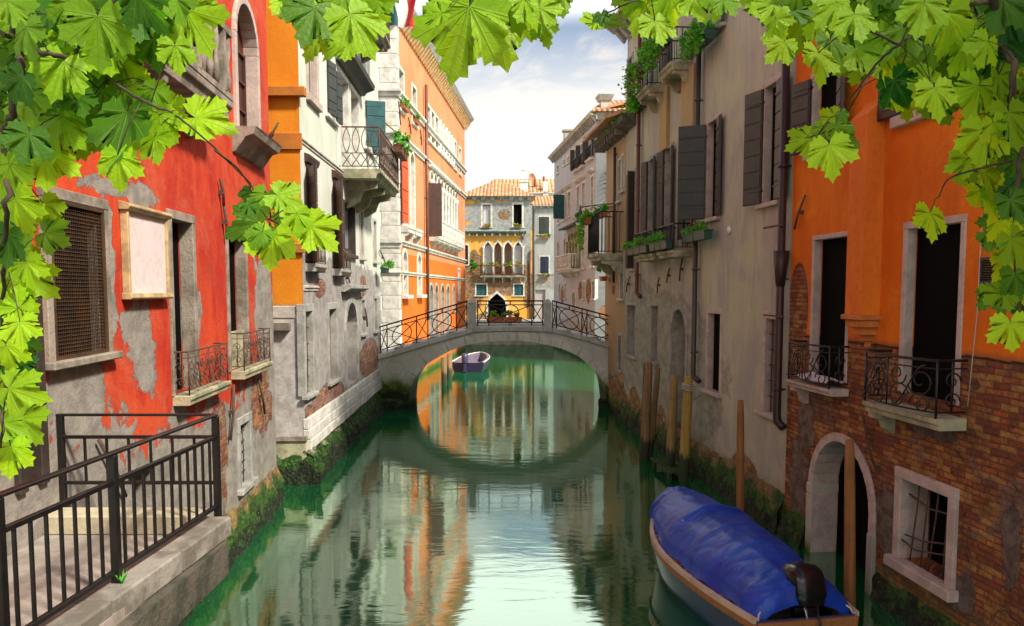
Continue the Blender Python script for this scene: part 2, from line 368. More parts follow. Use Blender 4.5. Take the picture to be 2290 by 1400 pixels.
class Bld:
    def __init__(s, name, label, F, z0=-1.0):
        s.root = thing(name, label, 'building', F.M)
        s.F = F; s.holes = []; s.z0 = z0
    def on(s, F): s.F = F; s.holes = []; return s
    def P(s, x, y, off=0.0): return s.F.pix(x, y, off)
    def rect(s, tl, br):
        a = s.F.pix(*tl); c = s.F.pix(*br); return a[0], c[0], c[1], a[1]
    def part(s, mb, name, mat, parent=None, bevel=0.0):
        return mb.build(name, mat, parent or s.root, s.F.M, bevel)
    # ---- a wall with real openings
    def wall(s, u0, u1, z1, depth, mat, name='wall', z0=None, back=True, cap0=True):
        z0 = s.z0 if z0 is None else z0
        mb = MB(); H = s.holes
        us = sorted({u0, u1} | {round(h[k], 5) for h in H for k in (0, 1)})
        zs = sorted({z0, z1} | {round(h[k], 5) for h in H for k in (2, 3)})
        us = [u for u in us if u0 <= u <= u1]; zs = [z for z in zs if z0 <= z <= z1]
        idx = {}
        vs = []; fs = []
        def vid(i, j):
            if (i, j) not in idx: idx[(i, j)] = len(vs); vs.append((us[i], 0.0, zs[j]))
            return idx[(i, j)]
        for i in range(len(us) - 1):
            for j in range(len(zs) - 1):
                cu = (us[i] + us[i + 1]) / 2; cz = (zs[j] + zs[j + 1]) / 2
                if any(h[0] < cu < h[1] and h[2] < cz < h[3] for h in H): continue
                fs.append((vid(i, j), vid(i + 1, j), vid(i + 1, j + 1), vid(i, j + 1)))
        mb.add(vs, fs)
        for h in H:
            a, c, p, q, d, arch = h
            if arch:
                g = arch[1]; rise = arch[0]; sp = q - rise
                pts = arc_pts(a, c, sp, rise, 14, g)
                n = len(pts); mid = n // 2
                for k in range(n - 1):
                    pa, pb = pts[k], pts[k + 1]
                    mb.add([(pa[0], 0, pa[1]), (pb[0], 0, pb[1]), (pb[0], 0, q), (pa[0], 0, q)], [(0, 1, 2, 3)])
                    mb.add([(pa[0], 0, pa[1]), (pb[0], 0, pb[1]), (pb[0], d, pb[1]), (pa[0], d, pa[1])], [(0, 3, 2, 1)])
            else:
                sp = q
                mb.add([(a, 0, q), (c, 0, q), (c, d, q), (a, d, q)], [(0, 3, 2, 1)])
            mb.add([(a, 0, p), (a, 0, sp), (a, d, sp), (a, d, p)], [(0, 3, 2, 1)])
            mb.add([(c, 0, p), (c, 0, sp), (c, d, sp), (c, d, p)], [(0, 1, 2, 3)])
            mb.add([(a, 0, p), (c, 0, p), (c, d, p), (a, d, p)], [(0, 1, 2, 3)])
            mb.add([(a, d, p), (c, d, p), (c, d, q), (a, d, q)], [(0, 1, 2, 3)])
        D = depth
        if back:
            if cap0: mb.add([(u0, 0, z0), (u0, 0, z1), (u0, D, z1), (u0, D, z0)], [(0, 1, 2, 3)])
            mb.add([(u1, 0, z0), (u1, 0, z1), (u1, D, z1), (u1, D, z0)], [(3, 2, 1, 0)])
            mb.add([(u0, D, z0), (u1, D, z0), (u1, D, z1), (u0, D, z1)], [(3, 2, 1, 0)])
            mb.add([(u0, 0, z1), (u1, 0, z1), (u1, D, z1), (u0, D, z1)], [(0, 1, 2, 3)])
        return s.part(mb, name, mat)
    # ---- a window: stone surround mesh with pane, sill, shutters, bars below it
    def win(s, u0, u1, z0, z1, d=0.28, arch=None, fw=0.12, fp=0.03, frame=None, sill=0.08, sp=0.10, pane=None, muntin=None,
            shut=None, bars=None, lintel=None, name='window', cover=True, sillw=0.06, hood=None, curtain=None, niche=False, half=None):
        frame = frame or ST
        s.holes.append((u0, u1, z0, z1, d, arch))
        mb = MB(); e = 0.004
        rise = arch[0] if arch else 0
        if fw:
            top = z1 - rise
            yd = 0.02 if niche else d - .04; mb.box(u0 - fw, u0 + e, -fp, yd, z0 - 0.001, top); mb.box(u1 - e, u1 + fw, -fp, yd, z0 - 0.001, top)
            if arch:
                pi = arc_pts(u0 + e, u1 - e, top, rise - e, 14, arch[1]); po = arc_pts(u0 - fw, u1 + fw, top, rise + fw * (1.5 if arch[1] else 1), 14, arch[1])
                for k in range(len(pi) - 1):
                    a, b2, c, d2 = pi[k], pi[k + 1], po[k + 1], po[k]
                    mb.hexa([(a[0], -fp, a[1]), (b2[0], -fp, b2[1]), (b2[0], yd, b2[1]), (a[0], yd, a[1]),
                             (d2[0], -fp, d2[1]), (c[0], -fp, c[1]), (c[0], yd, c[1]), (d2[0], yd, d2[1])])
            else: mb.box(u0 - fw - 0.003, u1 + fw + 0.003, -fp - 0.004, yd - .002, z1 - e, z1 + fw)
        else: mb.box(u0 + 0.001, u0 + 0.02, d * 0.5, d * 0.6, z0 + .001, z1 - rise)
        w = s.part(mb, name, frame, bevel=0.008 if fw else 0)
        if sill:
            s.part(MB().box(u0 - fw - sillw, u1 + fw + sillw, -sp, 0.05, z0 - sill, z0 + 0.006), 'sill', frame, w, 0.012)
        if hood:
            mh = MB(); hz = z1 + fw + hood[0]
            mh.profile([(0.02, hz), (-fp - 0.05, hz), (-hood[1], hz + 0.10), (-hood[1], hz + 0.15), (0.02, hz + 0.20)], u0 - fw - 0.12, u1 + fw + 0.12)
            s.part(mh, 'lintel', frame, w)
        if not niche:
            pd = d - 0.03
            pts = [(u0 + .002, pd, z0), (u1 - .002, pd, z0), (u1 - .002, pd, z1 - rise)]
            if arch: pts += [(p[0], pd, p[1]) for p in reversed(arc_pts(u0 + .002, u1 - .002, z1 - rise, rise - .002, 14, arch[1]))][1:]
            else: pts += [(u0 + .002, pd, z1)]
            s.part(MB().prism(pts, (0, 0.012, 0)), 'pane', pane or GLS, w)
            if muntin:
                mm, nu, nz = muntin; mf = MB(); t = 0.035
                mf.box(u0 + .003, u0 + t * 1.4, pd - 0.05, pd - 0.004, z0 + .002, z1 - .002 - rise); mf.box(u1 - t * 1.4, u1 - .003, pd - 0.05, pd - 0.004, z0 + .002, z1 - .002 - rise)
                for k in range(1, nu): uu = u0 + (u1 - u0) * k / nu; mf.box(uu - t * .6, uu + t * .6, pd - 0.047, pd - 0.003, z0 + .003, z1 - .01 - rise * .15)
                for k in range(nz + 1):
                    zz = z0 + t + (z1 - rise - z0 - 2 * t) * k / nz; mf.box(u0 + .004, u1 - .004, pd - 0.044, pd - 0.002, zz - t * .6, zz + t * .6)
                s.part(mf, 'casement', mm, w)
        if curtain:
            s.part(MB().box(u0 + .06, u1 - .06, d - 0.075, d - 0.065, z0 + .1, z1 - .1 - rise * .3), 'curtain', curtain, w)
        if bars:
            br = MB(); nu, nz, r, mat = bars; yy = 0.07
            for k in range(nu): uu = u0 + (u1 - u0) * (k + 1) / (nu + 1); br.tube([(uu, yy, z0), (uu + 0.01, yy - .01, (z0 + z1) / 2), (uu, yy, z1)], r, 5)
            for k in range(nz): zz = z0 + (z1 - z0) * (k + 1) / (nz + 1); br.tube([(u0, yy + .012, zz), (u1, yy + .012, zz)], r, 5)
            s.part(br, 'bars', mat, w)
        if shut:
            for (side, ang, mat, wd_, rows) in shut: s.shutter(w, u0, u1, z0, z1, side, ang, mat, wd_, rows)
        return w
    def shutter(s, w, u0, u1, z0, z1, side, ang, mat, width=None, rows=4):
        """leaf hinged on the left (-1) or right (+1) jamb; ang = degrees swung open (0 shut, 180 flat on the wall)"""
        wd_ = width or (u1 - u0) / 2
        hu = u0 if side < 0 else u1
        a = R(ang)
        dx, dy = math.cos(a) * (1 if side < 0 else -1), -math.sin(a)
        Mx = Matrix(((dx, -dy, 0, hu), (dy, dx, 0, -0.045), (0, 0, 1, 0), (0, 0, 0, 1)))
        mb = MB(); t = 0.02
        mb.mbox(Mx, 0.012, wd_, -t, t, z0 + .01, z1 - .01)
        h = (z1 - z0 - .02) / rows
        for k in range(rows):
            mb.mbox(Mx, 0.03, wd_ - .02, -t - .014, t + .014, z0 + .01 + h * k + .014, z0 + .01 + h * (k + 1) - .014)
        for zz in (z0 + .12 * (z1 - z0), z0 + .88 * (z1 - z0)): mb.mbox(Mx, -.01, wd_ * .8, -t - .022, t + .022, zz - .018, zz + .018)
        s.part(mb, 'shutter', mat, w, 0.004)
    def band(s, z, u0, u1, h=0.18, out=0.12, mat=None, name='string_course'):
        mb = MB().profile([(0.01, z - h), (-out * .45, z - h), (-out * .5, z - h * .5), (-out, z - h * .35), (-out, z), (0.01, z + .02)], u0, u1)
        return s.part(mb, name, mat or STW)
    def cornice(s, z, u0, u1, out=0.45, mat=None, bmat=None, step=0.55, bh=0.28, h=0.22, name='cornice'):
        mat = mat or STW
        c = s.part(MB().profile([(0.01, z - h * 2.6), (-.06, z - h * 2.6), (-.07, z - h), (-out * .8, z - h * .9), (-out, z - h * .3), (-out - .05, z), (0.01, z + .03)], u0, u1), name, mat)
        n = max(2, int((u1 - u0) / step))
        for i in range(n):
            u = u0 + (u1 - u0) * (i + .5) / n; w = step * .22
            k = MB().profile([(-.065, z - h * 2.7 - bh * .6), (-.12, z - h * 2.7 - bh * .5), (-out * .75, z - h * 1.3), (-out * .75, z - h * .95), (-.065, z - h * .95)], u - w, u + w); s.part(k, 'corbel', bmat or mat, c)
        return c
    def pipe(s, px, py0, py1, r=0.055, mat=None, off=0.12, foot=0, head=False):
        u, z1 = s.F.pix(px, py0, off); _, z0 = s.F.pix(px, py1, off)
        mb = MB(); pts = [(u, -off, z1), (u, -off, z0 + .12)]
        if foot: pts += [(u + foot * .03, -off, z0 + .04), (u + foot * .10, -off + .03, z0), (u + foot * .22, -off + .06, z0 - .05)]
        mb.tube(pts, r, 10)
        zz = z0 + .6
        while zz < z1: mb.tube([(u, -off, zz - .02), (u, -off, zz + .02)], r * 1.3, 10); mb.box(u - .012, u + .012, -off, 0, zz - .012, zz + .012); zz += 1.9
        if head:
            hz = head; mb.tube([(u, -off, hz), (u, -off, hz + .28), (u, -off, hz + .6)], r * 1.15, 10, r1=r * 2.0)
        return s.part(mb, 'downpipe', mat or PIPEB)
    def tie(s, p0, p1, name='iron_tie', r=0.022, mat=None, off=0.05):
        a = s.F.pix(*p0); c = s.F.pix(*p1)
        mb = MB().tube([(a[0], -off, a[1]), ((a[0] * .45 + c[0] * .55), -off - .02, a[1] * .45 + c[1] * .55), (c[0], -off, c[1])], r, 5)
        m = ((a[0] + c[0]) / 2, (a[1] + c[1]) / 2)
        mb.box(m[0] - r * 1.6, m[0] + r * 1.6, -off - r * 1.4, 0, m[1] - .03, m[1] + .03)
        return s.part(mb, name, mat or RUST)
    def footing(s, u0, u1, z0, z1, out, mat, name='mossy_footing', seg=0.12, amp=0.075, seed=1):
        """lumpy weed-covered foot of the wall"""
        nu = max(3, int((u1 - u0) / seg)); nz = 7; vs = []; fs = []
        for i in range(nu + 1):
            u = u0 + (u1 - u0) * i / nu
            for j in range(nz + 1):
                t = j / nz; z = z0 + (z1 - z0) * t
                y = -out * (1 - t ** 1.5)
                q = mnoise.fractal(Vector((u * 3.3 + seed, z * 3.6, seed)), 0.8, 2.1, 5)
                y += -amp * (q) * (1 if j < nz else .3)
                vs.append((u, min(y, -0.012) if j < nz else 0.02, z + (amp * .4 * q if 0 < j < nz else 0)))
        for i in range(nu):
            for j in range(nz):
                k = i * (nz + 1) + j; fs.append((k, k + nz + 1, k + nz + 2, k + 1))
        return s.part(MB().add(vs, fs, False), name, mat)

def moss_mat(name, z0, z1, stone=(0.42, 0.40, 0.33), top=0.5, green=0.5):
    m, b = newmat(name); o = b.ob(); s3 = b.sep(o); z = s3[2]
    n1 = b.noise(o, 2.6, 7, 0.65, 0.4); n2 = b.noise(o, 11, 5, 0.7)
    t = b.m('ADD', z, b.m('MULTIPLY', b.m('SUBTRACT', n1, 0.5), 1.4))
    c = b.mix(b.sm(n2, 0.4, 0.65), (0.006, 0.010, 0.004), (0.02, 0.03, 0.008))
    g = b.mix(b.sm(n2, 0.38, 0.66), (0.010, 0.040, 0.006), (0.05, 0.11, 0.012))
    c = b.mix(b.sm(t, z0 - .08, z0 + .1), c, g)
    st = b.mix(n2, stone, tuple(v * .5 for v in stone))
    st = b.mix(b.m('MULTIPLY', b.sm(n1, .5, .6), .5), st, (0.22, 0.2, 0.03))
    c = b.mix(b.sm(t, z1 - .1, z1 + .15), c, st)
    v = b.n('ShaderNodeTexVoronoi', {}, {'Vector': o, 'Scale': 16.0}).outputs[0]
    c = b.mix(b.m('MULTIPLY', b.sm(v, 0.20, 0.08), b.sm(t, z0 + .15, z0 - .1)), c, (0.16, 0.17, 0.11))
    b.out(b.pb(c, 0.75, b.m('ADD', b.m('ADD', n1, b.m('MULTIPLY', n2, .7)), b.m('MULTIPLY', v, .5)), 0.05, 1.0, **{'Specular IOR Level': 0.3}))
    return m
MOSS = moss_mat('moss_stone', 0.30, 0.72)
MOSS2 = moss_mat('mussel_rock', 0.25, 0.55, (0.25, 0.12, 0.07))

def scroll(c, r, turns=1.25, a0=0.0, hand=1, n=18):
    out = []
    for i in range(n + 1):
        t = i / n; a = a0 + hand * t * turns * 2 * math.pi; rr = r * (1 - .78 * t)
        out.append((c[0] + rr * math.cos(a), c[1] + rr * math.sin(a)))
    return out

def balcony(B, u0, u1, z, out, slab=0.16, rail_h=0.9, style='bars', mat=None, smat=None, brackets=2, bowed=0.0, rail=True, bh=0.28, name='balcony', rmin=0.0, nb=None, cover=None, r=0.011):
    smat = smat or ST; mat = mat or SIR
    mb = MB().profile([(0.02, z - slab), (-out * .86, z - slab), (-out * .9, z - slab * .55), (-out, z - slab * .4), (-out, z), (0.02, z)], u0, u1)
    p = B.part(mb, name, smat, None, 0.008)
    if brackets:
        zz = z - slab + .002
        for k in range(brackets):
            u = u0 + (u1 - u0) * (k + .5) / brackets if brackets > 2 else (u0 + .1 + (u1 - u0 - .2) * k)
            w = .06
            br = MB().profile([(0.02, zz - bh), (-.06, zz - bh), (-out * .35, zz - bh * .75), (-out * .45, zz - bh * .35), (-out * .8, zz - bh * .25), (-out * .82, zz), (0.02, zz)], u - w, u + w); B.part(br, 'bracket', smat, p)
    if rail:
        m = MB(); o = out - .04; h = rail_h
        def yb(u, t=1.0):  # bow of the front
            s = (u - u0) / (u1 - u0); return -o - bowed * (1 - (2 * s - 1) ** 2) * t
        N = 10; A = [(u0 + .03, 0.0)] + [(u0 + .03 + (u1 - u0 - .06) * k / N, None) for k in range(N + 1)] + [(u1 - .03, 0.0)]
        def line(zz, rr):
            P = [(a[0], yb(a[0]) if a[1] is None else 0.0, zz) for a in A]; m.tube(P, rr, 5, smooth=False)
        line(z + h, r * 1.5); line(z + .07, r); 
        for u in (u0 + .03, u1 - .03): m.tube([(u, yb(u), z), (u, yb(u), z + h)], r * 1.3, 5)
        if style == 'bars':
            n = nb or int((u1 - u0) / .11)
            for k in range(1, n): u = u0 + .03 + (u1 - u0 - .06) * k / n; m.tube([(u, yb(u), z + .07), (u, yb(u), z + h)], r * .8, 4)
            for uu in (u0 + .03, u1 - .03):
                for k in range(1, max(2, int(o / .11))): y = -o * k / max(2, int(o / .11)); m.tube([(uu, y, z + .07), (uu, y, z + h)], r * .8, 4)
        elif style == 'scroll':
            line(z + h * .86, r * .8)
            n = nb or max(2, round((u1 - u0) / .34)); w = (u1 - u0 - .06) / n
            for k in range(n):
                c = u0 + .03 + w * (k + .5)
                s1 = scroll((c - w * .22, z + h * .30), w * .25, 1.3, math.pi * .1, 1); s2 = scroll((c + w * .22, z + h * .62), w * .25, 1.3, math.pi * 1.1, 1)
                for sc_ in (s1, s2, scroll((c + w * .24, z + h * .22), w * .20, 1.2, math.pi, -1), scroll((c - w * .24, z + h * .70), w * .20, 1.2, 0, -1)):
                    m.tube([(q[0], yb(q[0]), q[1]) for q in sc_], r * .85, 5)
                m.tube([(c - w * .42 + w * .84 * t, yb(c), z + .08 + (h * .8) * (t * t * (3 - 2 * t))) for t in [i / 8 for i in range(9)]], r * .85, 5)
                if k: m.tube([(c - w * .5, yb(c - w * .5), z + .07), (c - w * .5, yb(c - w * .5), z + h)], r, 5)
            for uu in (u0 + .03, u1 - .03):
                for q in (.3, .65): m.tube([(uu, -o * (.5) + (pp[0]) , z + h * q + pp[1]) for pp in scroll((0, 0), min(o * .3, .12), 1.3, 0, 1)], r * .85, 5)
                m.tube([(uu, -o * .5, z + .07), (uu, -o * .5, z + h)], r, 5)
        elif style == 'lattice':
            line(z + h * .38, r * .8)
            n = nb or max(3, round((u1 - u0) / .26)); w = (u1 - u0 - .06) / n
            for k in range(n):
                a = u0 + .03 + w * k; c = a + w
                m.tube([(a, yb(a), z + .07), (c, yb(c), z + h * .38)], r * .8, 4); m.tube([(c, yb(c), z + .07), (a, yb(a), z + h * .38)], r * .8, 4)
                m.tube([(a + w * .5 + w * .45 * math.sin(t * 3.14), yb(a), z + h * (.38 + .6 * t)) for t in [i / 6 for i in range(7)]], r * .8, 4)
                m.tube([(a + w * .5 - w * .45 * math.sin(t * 3.14), yb(a), z + h * (.38 + .6 * t)) for t in [i / 6 for i in range(7)]], r * .8, 4)
            for uu in (u0 + .03, u1 - .03):
                nn = max(2, round(o / .26)); ww = o / nn
                for k in range(nn):
                    m.tube([(uu, -ww * k, z + .07), (uu, -ww * (k + 1), z + h * .38)], r * .8, 4); m.tube([(uu, -ww * (k + 1), z + .07), (uu, -ww * k, z + h * .38)], r * .8, 4)
                    m.tube([(uu, -ww * (k + .5) + ww * .4 * math.sin(t * 3.14), z + h * (.38 + .6 * t)) for t in [i / 6 for i in range(7)]], r * .8, 4)
                    m.tube([(uu, -ww * (k + .5) - ww * .4 * math.sin(t * 3.14), z + h * (.38 + .6 * t)) for t in [i / 6 for i in range(7)]], r * .8, 4)
        elif style == 'stone':
            m = MB(); n = nb or int((u1 - u0) / .24)
            m.box(u0 + .02, u1 - .02, -o - .06, -o + .06, z + h - .09, z + h); m.box(u0 + .02, u1 - .02, -o - .05, -o + .05, z + .001, z + .08)
            for uu in (u0 + .09, u1 - .09): m.box(uu - .06, uu + .06, -o - .055, 0.0, z + h - .092, z + h - .002)
            for k in range(n):
                u = u0 + .1 + (u1 - u0 - .2) * k / (n - 1)
                if k % 4 == 0: m.box(u - .055, u + .055, -o - .055, -o + .055, z + .07, z + h - .08)
                else: m.lathe((u, -o, z + .08), [(.035, 0), (.055, (h - .17) * .25), (.025, (h - .17) * .5), (.055, (h - .17) * .75), (.035, h - .17)], 6)
            for uu in (u0 + .09, u1 - .09):
                for k in range(1, int(o / .2) + 1): m.lathe((uu, -o + .2 * k, z + .04), [(.03, 0), (.05, h * .3), (.03, h * .5), (.05, h * .7), (.03, h - .12)], 6)
        B.part(m, 'railing', mat, p)
    return p

# ---- leafy clumps and flower boxes
def leaf_mat(name, c1, c2, tr=0.35):
    m, b = newmat(name)
    g = b.n('ShaderNodeNewGeometry').outputs['Random Per Island']
    c = b.mix(g, c1, c2)
    d = b.pb(c, 0.5, None, **{'Specular IOR Level': 0.3})
    t = b.n('ShaderNodeBsdfTranslucent', {}, {0: b.mix(0.5, c, (0.35, 0.6, 0.03))}).outputs[0]
    b.out(b.n('ShaderNodeMixShader', {}, {0: tr, 1: d, 2: t}).outputs[0]); return m
LF1 = leaf_mat('box_foliage', (0.02, 0.20, 0.015), (0.12, 0.50, 0.03))
LF2 = leaf_mat('yellow_green_foliage', (0.07, 0.26, 0.01), (0.22, 0.48, 0.02))
LFD = leaf_mat('dry_stems', (0.10, 0.05, 0.02), (0.20, 0.13, 0.03), 0.1)
FLM = {'red': simple('red_petals', (0.65, 0.02, 0.01), 0.6, (0.8, .05, .02)), 'pink': simple('pink_petals', (0.80, 0.05, 0.30), 0.6, (0.9, .15, .4)),
       'orange': simple('orange_petals', (0.8, 0.16, 0.02), 0.6, (0.9, .3, .03)), 'yellow': simple('yellow_petals', (0.8, 0.5, 0.05), 0.6)}
def clump(mb, pts_fn, n, size, rg):
    for _ in range(n):
        p = pts_fn(); a = Vector((rg.gauss(0, 1), rg.gauss(0, 1), rg.gauss(0, 1) + .6)).normalized()
        t = a.orthogonal().normalized(); t = (t * math.cos(rg.random() * 6.3) + a.cross(t) * math.sin(rg.random() * 6.3)); bt = a.cross(t)
        s = size * rg.uniform(.6, 1.25)
        mb.add([p - t * s, p - bt * s * .6, p + t * s * .2 - bt * s * .75 + a * s * .15, p + t * s, p + t * s * .2 + bt * s * .75 + a * s * .15, p - bt * -s * .6], [(0, 1, 2, 3, 4, 5)])
def planter(name, label, F, u0, u1, z, off, h=0.18, w=0.2, box=None, leaf=None, n=240, size=0.035, up=0.22, trail=0.0, out=0.1, flowers=None, nf=8, group='flower boxes on the windows and balconies', dry=0, seed=0, cat='flower box', nbox=1):
    rg = random.Random(seed * 31 + 5)
    M = Matrix.Translation(F.w((u0 + u1) / 2, off, z)) @ Matrix.Rotation(math.atan2(F.ex.y, F.ex.x), 4, 'Z')
    t = thing(name, label, cat, M, group); L = (u1 - u0)
    mb = MB()
    for k in range(nbox):
        a = -L / 2 + L * k / nbox + .01; c = -L / 2 + L * (k + 1) / nbox - .01
        mb.hexa([(a + .02, -w * .4, 0), (c - .02, -w * .4, 0), (c - .02, w * .4, 0), (a + .02, w * .4, 0), (a, -w * .5, h), (c, -w * .5, h), (c, w * .5, h), (a, w * .5, h)])
        mb.box(a - .008, c + .008, -w * .5 - .01, w * .5 + .01, h - .025, h + .003)
    mb.build('box', box or TERR, t, bevel=.004)
    fb = MB()
    cs = [(rg.uniform(-L / 2, L / 2), rg.uniform(-w * .5 - out, w * .4), rg.uniform(0.0, up)) for _ in range(max(5, int(L * 9)))]
    def fn():
        c = rg.choice(cs)
        p = Vector((c[0] + rg.gauss(0, .05), c[1] + rg.gauss(0, .045), h + c[2] + rg.gauss(0, .045)))
        if trail and rg.random() < .5:
            p.z = h - rg.random() ** 1.3 * trail * (0.5 + .5 * math.sin(c[0] * 9 + seed) ** 2 + .2); p.y = -w * .5 - abs(rg.gauss(0, out * .6)) - .01
            if rg.random() < .2: p.x += rg.choice((-1, 1)) * .06
        return p
    clump(fb, fn, n, size, rg); fb.build('foliage', leaf or LF1, t)
    if dry:
        db = MB()
        def fd():
            c = rg.choice(cs); return Vector((c[0] + rg.gauss(0, .06), -w * .5 - abs(rg.gauss(0, out * .5)), h - rg.random() * trail))
        clump(db, fd, dry, size * .8, rg); db.build('dry_stems', LFD, t)
    if flowers:
        ff = MB()
        for _ in range(nf):
            c = rg.choice(cs); p = Vector((c[0] + rg.gauss(0, .04), c[1] - .03 - rg.random() * .06, h + c[2] + rg.uniform(.0, .09) - (rg.random() * trail * .6 if trail and rg.random() < .4 else 0)))
            r = rg.uniform(.02, .034) * (size / .035)
            ff.add([p + Vector((r * math.cos(k * 1.257 + q) * (1 if i % 2 else .6), -r * .5 * (i % 2), r * math.sin(k * 1.257 + q) * (1 if i % 2 else .6))) for i, (k, q) in enumerate([(j, 0) for j in range(5)] + [(j, .6) for j in range(5)])], [(0, 1, 2, 3, 4), (5, 6, 7, 8, 9), (0, 5, 1), (1, 6, 2), (2, 7, 3), (3, 8, 4), (4, 9, 0)])
        ff.build('flowers', FLM[flowers], t)
    return t
# ---------------------------------------------------------------- water
m, b = newmat('canal_water'); o = b.ob()
w1 = b.noise(b.vm(o, .9, 2.6, 1), 1.5, 3, 0.5, 0.6); w2 = b.noise(b.vm(o, 3.0, 9.0, 1), 1.4, 4, 0.6, 0.3); w3 = b.noise(b.vm(o, .35, .8, 1), 1.0, 2, 0.5)
hgt = b.m('ADD', b.m('ADD', b.m('MULTIPLY', w1, 1.0), b.m('MULTIPLY', w2, 0.13)), b.m('MULTIPLY', w3, 1.6))
wc = b.mix(b.sm(b.noise(b.vm(o, .5, .25, 1), 1.0, 4, .5, .5), .4, .62), (0.0002, 0.085, 0.018), (0.0004, 0.100, 0.036))
bn_ = b.n('ShaderNodeBump', {}, {'Height': hgt, 'Strength': 1.0, 'Distance': 0.0034}).outputs[0]
body = b.n('ShaderNodeBsdfDiffuse', {}, {0: wc}).outputs[0]
gl = b.n('ShaderNodeBsdfGlossy', {}, {0: (0.80, 1.0, 0.85, 1), 'Roughness': 0.055, 'Normal': bn_}).outputs[0]
fr = b.n('ShaderNodeFresnel', {}, {'IOR': 1.9, 'Normal': bn_}).outputs[0]
b.out(b.n('ShaderNodeMixShader', {}, {0: b.m('MINIMUM', b.m('ADD', .25, b.m('MULTIPLY', fr, 1.1)), .56), 1: body, 2: gl}).outputs[0])
WATER = m
wm = MB().add([(-300, -40, 0), (300, -40, 0), (300, 900, 0), (-300, 900, 0)], [(0, 1, 2, 3)])
tag(wm.build('water', WATER), 'still green canal water between the houses', kind='structure')

# ---------------------------------------------------------------- A  red house, near left
def L_red(y): return (-3.61 - 0.0735 * y, y)
FA = Fac(L_red(4.2), L_red(15.0))
A = Bld('red_house', 'tall red plastered house with peeling walls and small iron balconies', FA)
PX = A.P
# mesh window
u0, u1, z0, z1 = A.rect((97, 440), (234, 788))
w = A.win(u0, u1, z0, z1, d=.16, fw=.10, fp=.05, frame=STD, pane=DARK, sill=.07, sp=.12)
gm = MB(); nx = 30; nz_ = int((z1 - z0) / (u1 - u0) * nx)
for k in range(nx + 1): uu = u0 + (u1 - u0) * k / nx; gm.box(uu - .0035, uu + .0035, -.02, -.014, z0, z1)
for k in range(nz_ + 1): zz = z0 + (z1 - z0) * k / nz_; gm.box(u0, u1, -.027, -.0205, zz - .0035, zz + .0035)
for (a, c, p, q) in ((u0, u1, z0, z0 + .04), (u0, u1, z1 - .04, z1), (u0, u0 + .035, z0 + .04, z1 - .04), (u1 - .035, u1, z0 + .04, z1 - .04)): gm.box(a, c, -.05, -.03, p, q)
A.part(gm, 'mesh_screen', simple('brown_mesh', (0.10, 0.05, 0.02), .6, (0.05, 0.03, 0.02), 4., 0, .3), w)
# tall balcony windows
A.win(*A.rect((379, 488), (437, 868)), d=.20, fw=.11, fp=.03, frame=STD, pane=DARK, sill=0)
r2 = A.rect((507, 528), (553, 818)); A.win(*r2, d=.20, fw=.09, fp=.03, frame=STD, pane=DARK, sill=0)
A.part(MB().box(r2[0] + .01, r2[1] - .01, .05, .12, r2[2] + .01, r2[2] + .62), 'parapet_panel', STY)
# arched tall window above
r3 = A.rect((520, -20), (574, 322)); A.win(r3[0], r3[1], r3[2], r3[3], d=.24, arch=((r3[1] - r3[0]) / 2, False), fw=.12, fp=.06, frame=STP, pane=SHB, muntin=(SHB, 2, 3), sill=0)
zc = r3[2]
cs_ = A.part(MB().profile([(0.02, zc - .42), (-.05, zc - .40), (-.22, zc - .16), (-.34, zc - .12), (-.38, zc - .03), (-.40, zc), (0.02, zc)], r3[0] - .25, r3[1] + .25), 'window_console', STD)
# small lower window and cellar hole
A.win(*A.rect((534, 952), (559, 1072)), d=.25, fw=.13, fp=.03, frame=STG, pane=DARK, bars=(3, 5, .009, RUST), sill=.09)
A.win(*A.rect((300, 1062), (362, 1150)), d=.4, fw=0, frame=STD, pane=DARK, sill=0)
# balconies
bz = PX(440, 866)[1]; balcony(A, PX(383, 800)[0], PX(478, 800)[0] + .02, bz, .24, slab=.13, rail_h=.56, style='scroll', smat=STY, mat=RUST, brackets=0, nb=4, r=.008)
bz = PX(545, 820)[1]; balcony(A, PX(516, 800)[0], PX(580, 800)[0], bz, .24, slab=.14, rail_h=.60, style='scroll', smat=STY, mat=RUST, brackets=0, nb=4, r=.008)
# big upper balcony with balusters
bu0 = PX(300, 150)[0] - 1.5; bu1 = PX(440, 250)[0]; bz = PX(440, 235)[1] + .05
balcony(A, bu0, bu1, bz, .50, slab=.24, rail_h=.95, style='stone', smat=STD, mat=STD, brackets=4, bh=.34, r=.02)
ru0 = PX(330, 60)[0]; A.win(ru0, PX(425, 60)[0], bz + .02, bz + 2.5, d=.35, fw=.12, frame=STD, pane=DARK, sill=0)
